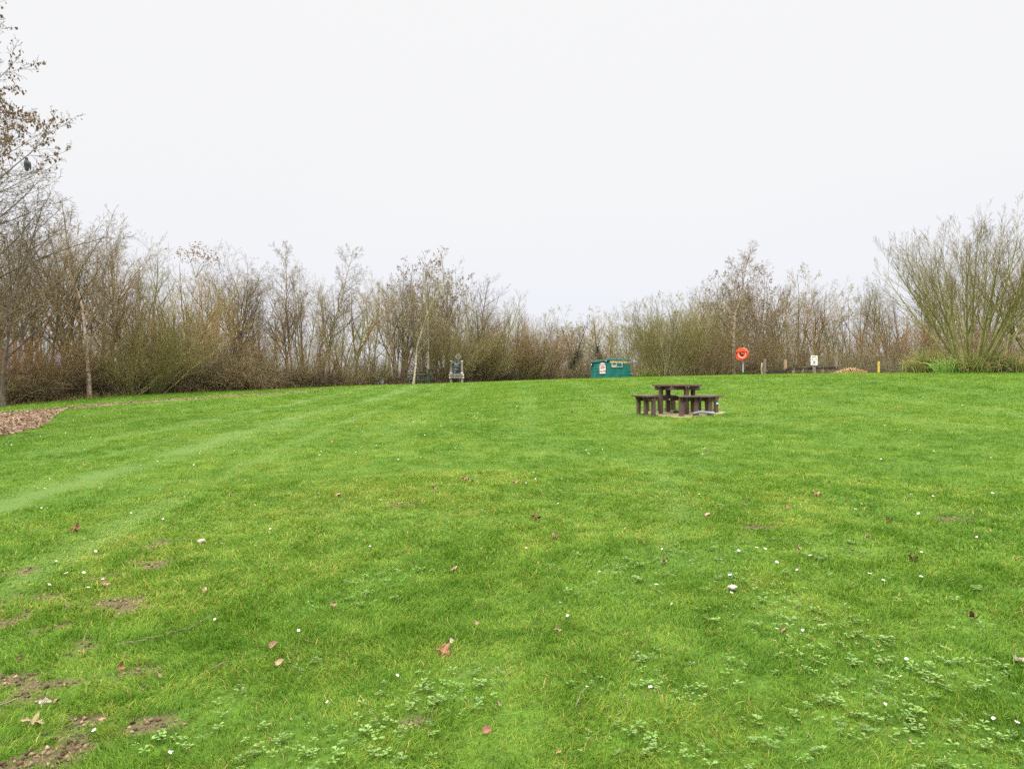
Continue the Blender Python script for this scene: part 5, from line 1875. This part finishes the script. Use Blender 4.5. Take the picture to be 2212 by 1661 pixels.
LG = 'fallen leaves on the near grass'
for a in [(72, 1568, .078, 0, 5, .42, .3, .3, 0, 1.9, 'big pale tan lobed leaf lying flat in the bottom left corner'), (92, 1522, .045, 3, 3, .35, 1.2, 1.2, .3, .6, 'pale curled leaf standing on edge above the big tan leaf'),
          (118, 1523, .03, 0, 3, .3, .9, .6, 1, 2, 'small crumpled leaf right of the leaf standing on edge'),
          (958, 1415, .070, 1, 5, .36, .7, .5, -.4, 1.2, 'big glossy brown crumpled leaf in the middle of the near grass'), (975, 1391, .024, 3, 3, .2, .3, .9, 0, .4, 'whitish scrap of leaf just above the big brown leaf'),
          (968, 1398, .026, 1, 3, .2, .5, .5, 1, 2.6, 'small brown leaf touching the whitish scrap'), (660, 1391, .034, 0, 1, .2, 1.0, 1.0, .8, 2.4, 'narrow folded tan leaf left of the middle'),
          (587, 1402, .036, 0, 1, .2, 1.3, .5, .2, .6, 'rolled tan leaf left of the narrow folded one'), (600, 1441, .032, 0, 1, .2, 1.3, .5, .4, .7, 'rolled grey-tan leaf below the other rolled leaf'),
          (440, 1283, .05, 0, 3, .3, 1.0, .5, .4, 1.9, 'crumpled light brown leaf on the worn left side'), (225, 1268, .05, 0, 3, .3, .8, .6, .4, .6, 'pinkish brown leaf on the bare soil at left'),
          (160, 1148, .075, 1, 5, .4, 1.1, .6, .2, .4, 'dark brown leaf clump far left on the paler grass'), (977, 1236, .05, 0, 3, .3, .9, .5, .2, 1.0, 'tan leaf on the faint wheel track'),
          (1200, 1164, .055, 0, 3, .3, .8, .6, .8, 2.0, 'tan leaf in the middle distance left of the dark one below the track'), (1155, 1122, .07, 2, 5, .4, .9, .5, .3, 1.0, 'dark crumpled leaf beside the clear wheel track'),
          (1110, 1044, .07, 0, 3, .3, .6, .4, .4, .3, 'light brown leaf right of the two-leaf pair'), (1003, 1039, .08, 1, 5, .4, .8, .5, .1, 1.4, 'dark red-brown leaf, left one of the two-leaf pair'),
          (1017, 1041, .06, 3, 3, .3, .7, .4, .7, 1.1, 'greyish leaf, right one of the two-leaf pair'), (938, 1056, .075, 0, 5, .4, .8, .6, .3, 2.0, 'tan lobed leaf left of the two-leaf pair'),
          (728, 1072, .06, 0, 3, .3, .8, .4, .4, 1.3, 'lone tan leaf half way up the left lawn'), (1762, 1071, .085, 1, 5, .4, .6, .4, .2, .7, 'orange-brown leaf on the right lawn below the picnic table'),
          (1968, 1210, .055, 2, 5, .4, 1.0, .5, .2, .4, 'very dark curled leaf on the right side of the near grass'), (2103, 1340, .045, 2, 3, .3, 1.0, .4, .2, 1.6, 'small black-brown leaf near the right edge'),
          (2198, 1433, .05, 3, 3, .3, .8, .6, .5, .2, 'pale papery leaf cut by the right picture edge'), (1435, 1218, .045, 0, 3, .3, .8, .5, .5, 2.6, 'mauve-tan leaf in the clover patch'),
          (1203, 1367, .032, 0, 3, .2, .9, .8, .9, .4, 'small oval tan leaf below the open daisy'), (1028, 1352, .03, 0, 1, .2, .9, .8, .4, 1.8, 'narrow tan leaf above and right of the big brown leaf'),
          (261, 1450, .034, 1, 3, .3, 1.2, .9, .4, .2, 'reddish leaf stuck upright on the bare soil'), (342, 1467, .04, 0, 1, .2, .9, 1.0, .3, 2.6, 'folded tan leaf right of the upright reddish one'),
          (1078, 1530, .026, 0, 3, .3, .7, .5, .4, 2.0, 'small faded leaf right of the wide weed rosettes'), (717, 1313, .04, 0, 3, .3, .6, .6, .4, .6, 'small square tan leaf left of the faint track'),
          (1049, 1587, .03, 1, 1, .2, .9, .7, .4, .6, 'orange seed husk leaf at the lower middle'), (1205, 1635, .02, 1, 3, .3, .9, .6, .4, .6, 'tiny red-brown leaf at the bottom edge'),
          (585, 1608, .02, 0, 1, .2, .9, .8, .4, 2.6, 'tiny tan leaf near the weed rosettes at the bottom'), (217, 1562, .022, 0, 3, .3, .9, .8, .4, .6, 'small pale leaf right of the big tan leaf'),
          (40, 1430, .03, 2, 1, .2, .9, .5, .4, .6, 'dark leaf by the bare soil at the left edge'), (1690, 1369, .03, 0, 3, .3, .9, .5, .4, .9, 'brown crumpled leaf at the top of the wide weed patch'),
          (1526, 1115, .06, 0, 3, .3, .7, .5, .4, .9, 'tan leaf beside the white scrap in the right middle distance'), (1725, 1187, .045, 0, 1, .2, .9, .8, .3, 1.7, 'thin upright tan leaf on the right lawn')]:
    leaf(*a, LG)
rl = np.random.default_rng(66)
cnt = 0
while cnt < 55:
    u, v = rl.uniform(0, 2212), 870 + 10 ** rl.uniform(1.3, 2.75)
    x, y = hit22(u, v)
    if y < 5 or y > 34 or not lawn_ok(np.array([x]), np.array([y]))[0]: continue
    leaf(u, v, float(rl.uniform(.018, .036)) * (1 + min(y, 25) / 40), int(rl.choice([0, 0, 1, 1, 2, 3])), int(rl.choice([1, 3, 5])), .3, float(rl.choice([.6, .9, 1.2])), float(rl.uniform(.2, .9)), float(rl.uniform(0, 6)), float(rl.uniform(0, 6)), 'small dry leaf scattered on the lawn beyond the near grass', 'dry leaves scattered on the lawn')
    cnt += 1

x, y = hit22(1583, 1277)
sb = MB().ball((0, 0, 0), (.032, .022, .015), 14)
for v_ in sb.bm.verts: v_.co += Vector((random.gauss(0, .0035), random.gauss(0, .0035), random.gauss(0, .002)))
tag(sb.build('stone', M['stone'], None, 0, True, loc=(x, y, ground(x, y) + .03)), 'pale flat stone on the grass above the pair of daisies', 'stone')
x, y = hit22(435, 1175)
sb = MB().ball((0, 0, 0), (.034, .023, .018), 12)
for v_ in sb.bm.verts: v_.co += Vector((random.gauss(0, .004), random.gauss(0, .004), random.gauss(0, .003)))
tag(sb.build('stone', M['stone'], None, 0, True, loc=(x, y, ground(x, y) + .03)), 'whitish stone lying right of the bare streak on the left lawn', 'stone')


def stick(pts, r, label):
    P = []
    for u, v in pts:
        x, y = hit22(u, v)
        P.append((x, y, ground(x, y) + .03))
    o = Vector(P[0])
    m_ = MB()
    Q = [Vector(p) - o for p in P]
    fine = []
    for a, b in zip(Q, Q[1:]):
        for k in range(4):
            fine.append(a.lerp(b, k / 4) + Vector((random.gauss(0, .004), random.gauss(0, .004), random.gauss(0, .004))))
    fine.append(Q[-1])
    m_.tube(fine, [r * (1 - .6 * k / len(fine)) for k in range(len(fine))], 6)
    tag(m_.build('fallen_twig', M['twig_dead'], None, 0, True, loc=o), label, 'twig', 'twigs fallen on the lawn')


stick([(250, 1402), (290, 1397), (330, 1386), (370, 1376), (420, 1362), (470, 1330)], .0032, 'long curved twig lying across the worn grass at left')
stick([(180, 1262), (240, 1250), (270, 1243)], .004, 'short straight twig above the bare soil')
stick([(455, 1455), (480, 1444), (500, 1438)], .004, 'small twig right of the folded tan leaf')
stick([(0, 1535), (30, 1524), (60, 1512)], .004, 'thin twig at the left edge above the big tan leaf')
stick([(1242, 1535), (1256, 1510), (1268, 1492)], .0022, 'fine pale stalk bending beside the ragged daisy')


# ------------------------------------------------------------------ bird
def bird():
    Y = 15.6
    c = np.array(ray(27.0, 163.5, Y))
    b = MB()
    # one lofted body from tail to head, seen from behind
    ax = [(-.02, .0, -.20, .008, .03), (-.015, 0, -.15, .016, .045), (-.005, 0, -.10, .03, .052), (.0, 0, -.05, .06, .062), (.0, 0, 0, .074, .075), (0, -.005, .05, .07, .066), (.004, -.012, .085, .046, .044),
          (.008, -.02, .11, .034, .034), (.012, -.03, .135, .033, .035), (.012, -.035, .155, .024, .026), (.012, -.035, .166, .006, .007)]
    rings = []
    for x, y, z, ry, rx in ax:
        rings.append([b.bm.verts.new((x + rx * math.cos(t), y + ry * math.sin(t), z)) for t in np.linspace(0, 2 * PI, 15)[:-1]])
    for A, B in zip(rings, rings[1:]):
        for k in range(14): b.bm.faces.new((A[k], A[(k + 1) % 14], B[(k + 1) % 14], B[k]))
    b.bm.faces.new(rings[0][::-1])
    b.bm.faces.new(rings[-1])
    o = b.build('pigeon', M['feather'], None, 0, True, loc=c)
    o.rotation_euler = (0, R(-6), R(25))
    o.scale = (.82,) * 3
    tag(o, 'dark pigeon perched among the bare twigs of the near left tree', 'bird')
    for s in (-1, 1):
        w = MB()
        w.prism([(-.035, .07), (.03, .06), (.045, -.02), (.02, -.12), (-.005, -.17), (-.03, -.06)], -.008, .008, Matrix.Translation((s * .062, .03, 0)) @ Euler((PI / 2, 0, R(90 - s * 25))).to_matrix().to_4x4())
        w.build('wing', M['panel'], o, .004)
        MB().tube([(s * .02, -.02, -.06), (s * .022, -.03, -.115)], .005, 6).build('leg', M['red'], o)
    MB().cyl((.012, -.075, .138), .008, .03, 8, rx=PI / 2, r2=.002).build('beak', M['wood_tan'], o)
    # the bough it sits on belongs to the tree
    return c


bird()

# ------------------------------------------------------------------ light, sky, camera
w = bpy.data.worlds.new('World')
SC.world = w
w.use_nodes = True
nt = w.node_tree
ns, ln = nt.nodes, nt.links
ns.clear()
SUN_EL, SUN_AZ = R(48), R(205)
sky = N(ns, 'ShaderNodeTexSky')
sky.sky_type = 'NISHITA'
sky.sun_disc = False
sky.sun_elevation = SUN_EL
sky.sun_rotation = SUN_AZ
tc = N(ns, 'ShaderNodeTexCoord')
sx = N(ns, 'ShaderNodeSeparateXYZ')
ln.new(tc.outputs['Generated'], sx.inputs[0])
no = N(ns, 'ShaderNodeTexNoise', Scale=2.2, Detail=5, Roughness=.55)
mp = N(ns, 'ShaderNodeMapping')
mp.inputs['Scale'].default_value = (1, 1, 3.2)
ln.new(tc.outputs['Generated'], mp.inputs[0])
ln.new(mp.outputs[0], no.inputs['Vector'])
# overcast cover: pale grey-blue low down, white higher up and brightest overhead
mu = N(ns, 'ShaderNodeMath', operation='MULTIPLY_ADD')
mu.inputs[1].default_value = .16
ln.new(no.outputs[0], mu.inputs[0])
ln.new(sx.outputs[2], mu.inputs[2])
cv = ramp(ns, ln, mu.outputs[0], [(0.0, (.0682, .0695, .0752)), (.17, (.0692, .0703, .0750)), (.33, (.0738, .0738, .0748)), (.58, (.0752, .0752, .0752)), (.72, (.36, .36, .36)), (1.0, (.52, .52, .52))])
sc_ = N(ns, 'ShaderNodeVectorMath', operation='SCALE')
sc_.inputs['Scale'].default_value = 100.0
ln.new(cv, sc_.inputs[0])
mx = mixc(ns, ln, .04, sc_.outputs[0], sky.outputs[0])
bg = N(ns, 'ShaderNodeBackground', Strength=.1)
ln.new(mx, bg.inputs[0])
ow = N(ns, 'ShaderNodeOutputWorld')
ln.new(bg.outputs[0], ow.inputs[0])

sl_ = bpy.data.lights.new('sun', 'SUN')
sl_.energy = 1.5
sl_.angle = R(35)
sl_.color = (1, .97, .93)
so = link(bpy.data.objects.new('sun', sl_))
so.rotation_euler = (R(90) - SUN_EL, 0, R(180) - SUN_AZ)

cam = bpy.data.cameras.new('camera')
cam.sensor_width = 36
cam.lens = 36 * F / 1024
cam.clip_start = .05
cam.clip_end = 5000
co = link(bpy.data.objects.new('camera', cam))
co.location = (0, 0, CAMZ)
co.rotation_euler = (PI / 2, 0, 0)
SC.camera = co
SC.view_settings.view_transform = 'Standard'
SC.view_settings.look = 'None'
SC.view_settings.exposure = 0.35
SC.view_settings.gamma = 1
SC.cycles.max_bounces = 6
SC.cycles.diffuse_bounces = 3
SC.cycles.transmission_bounces = 3
SC.cycles.use_denoising = False
print('objects', len(bpy.data.objects), 'polys', sum(len(m.polygons) for m in bpy.data.meshes))
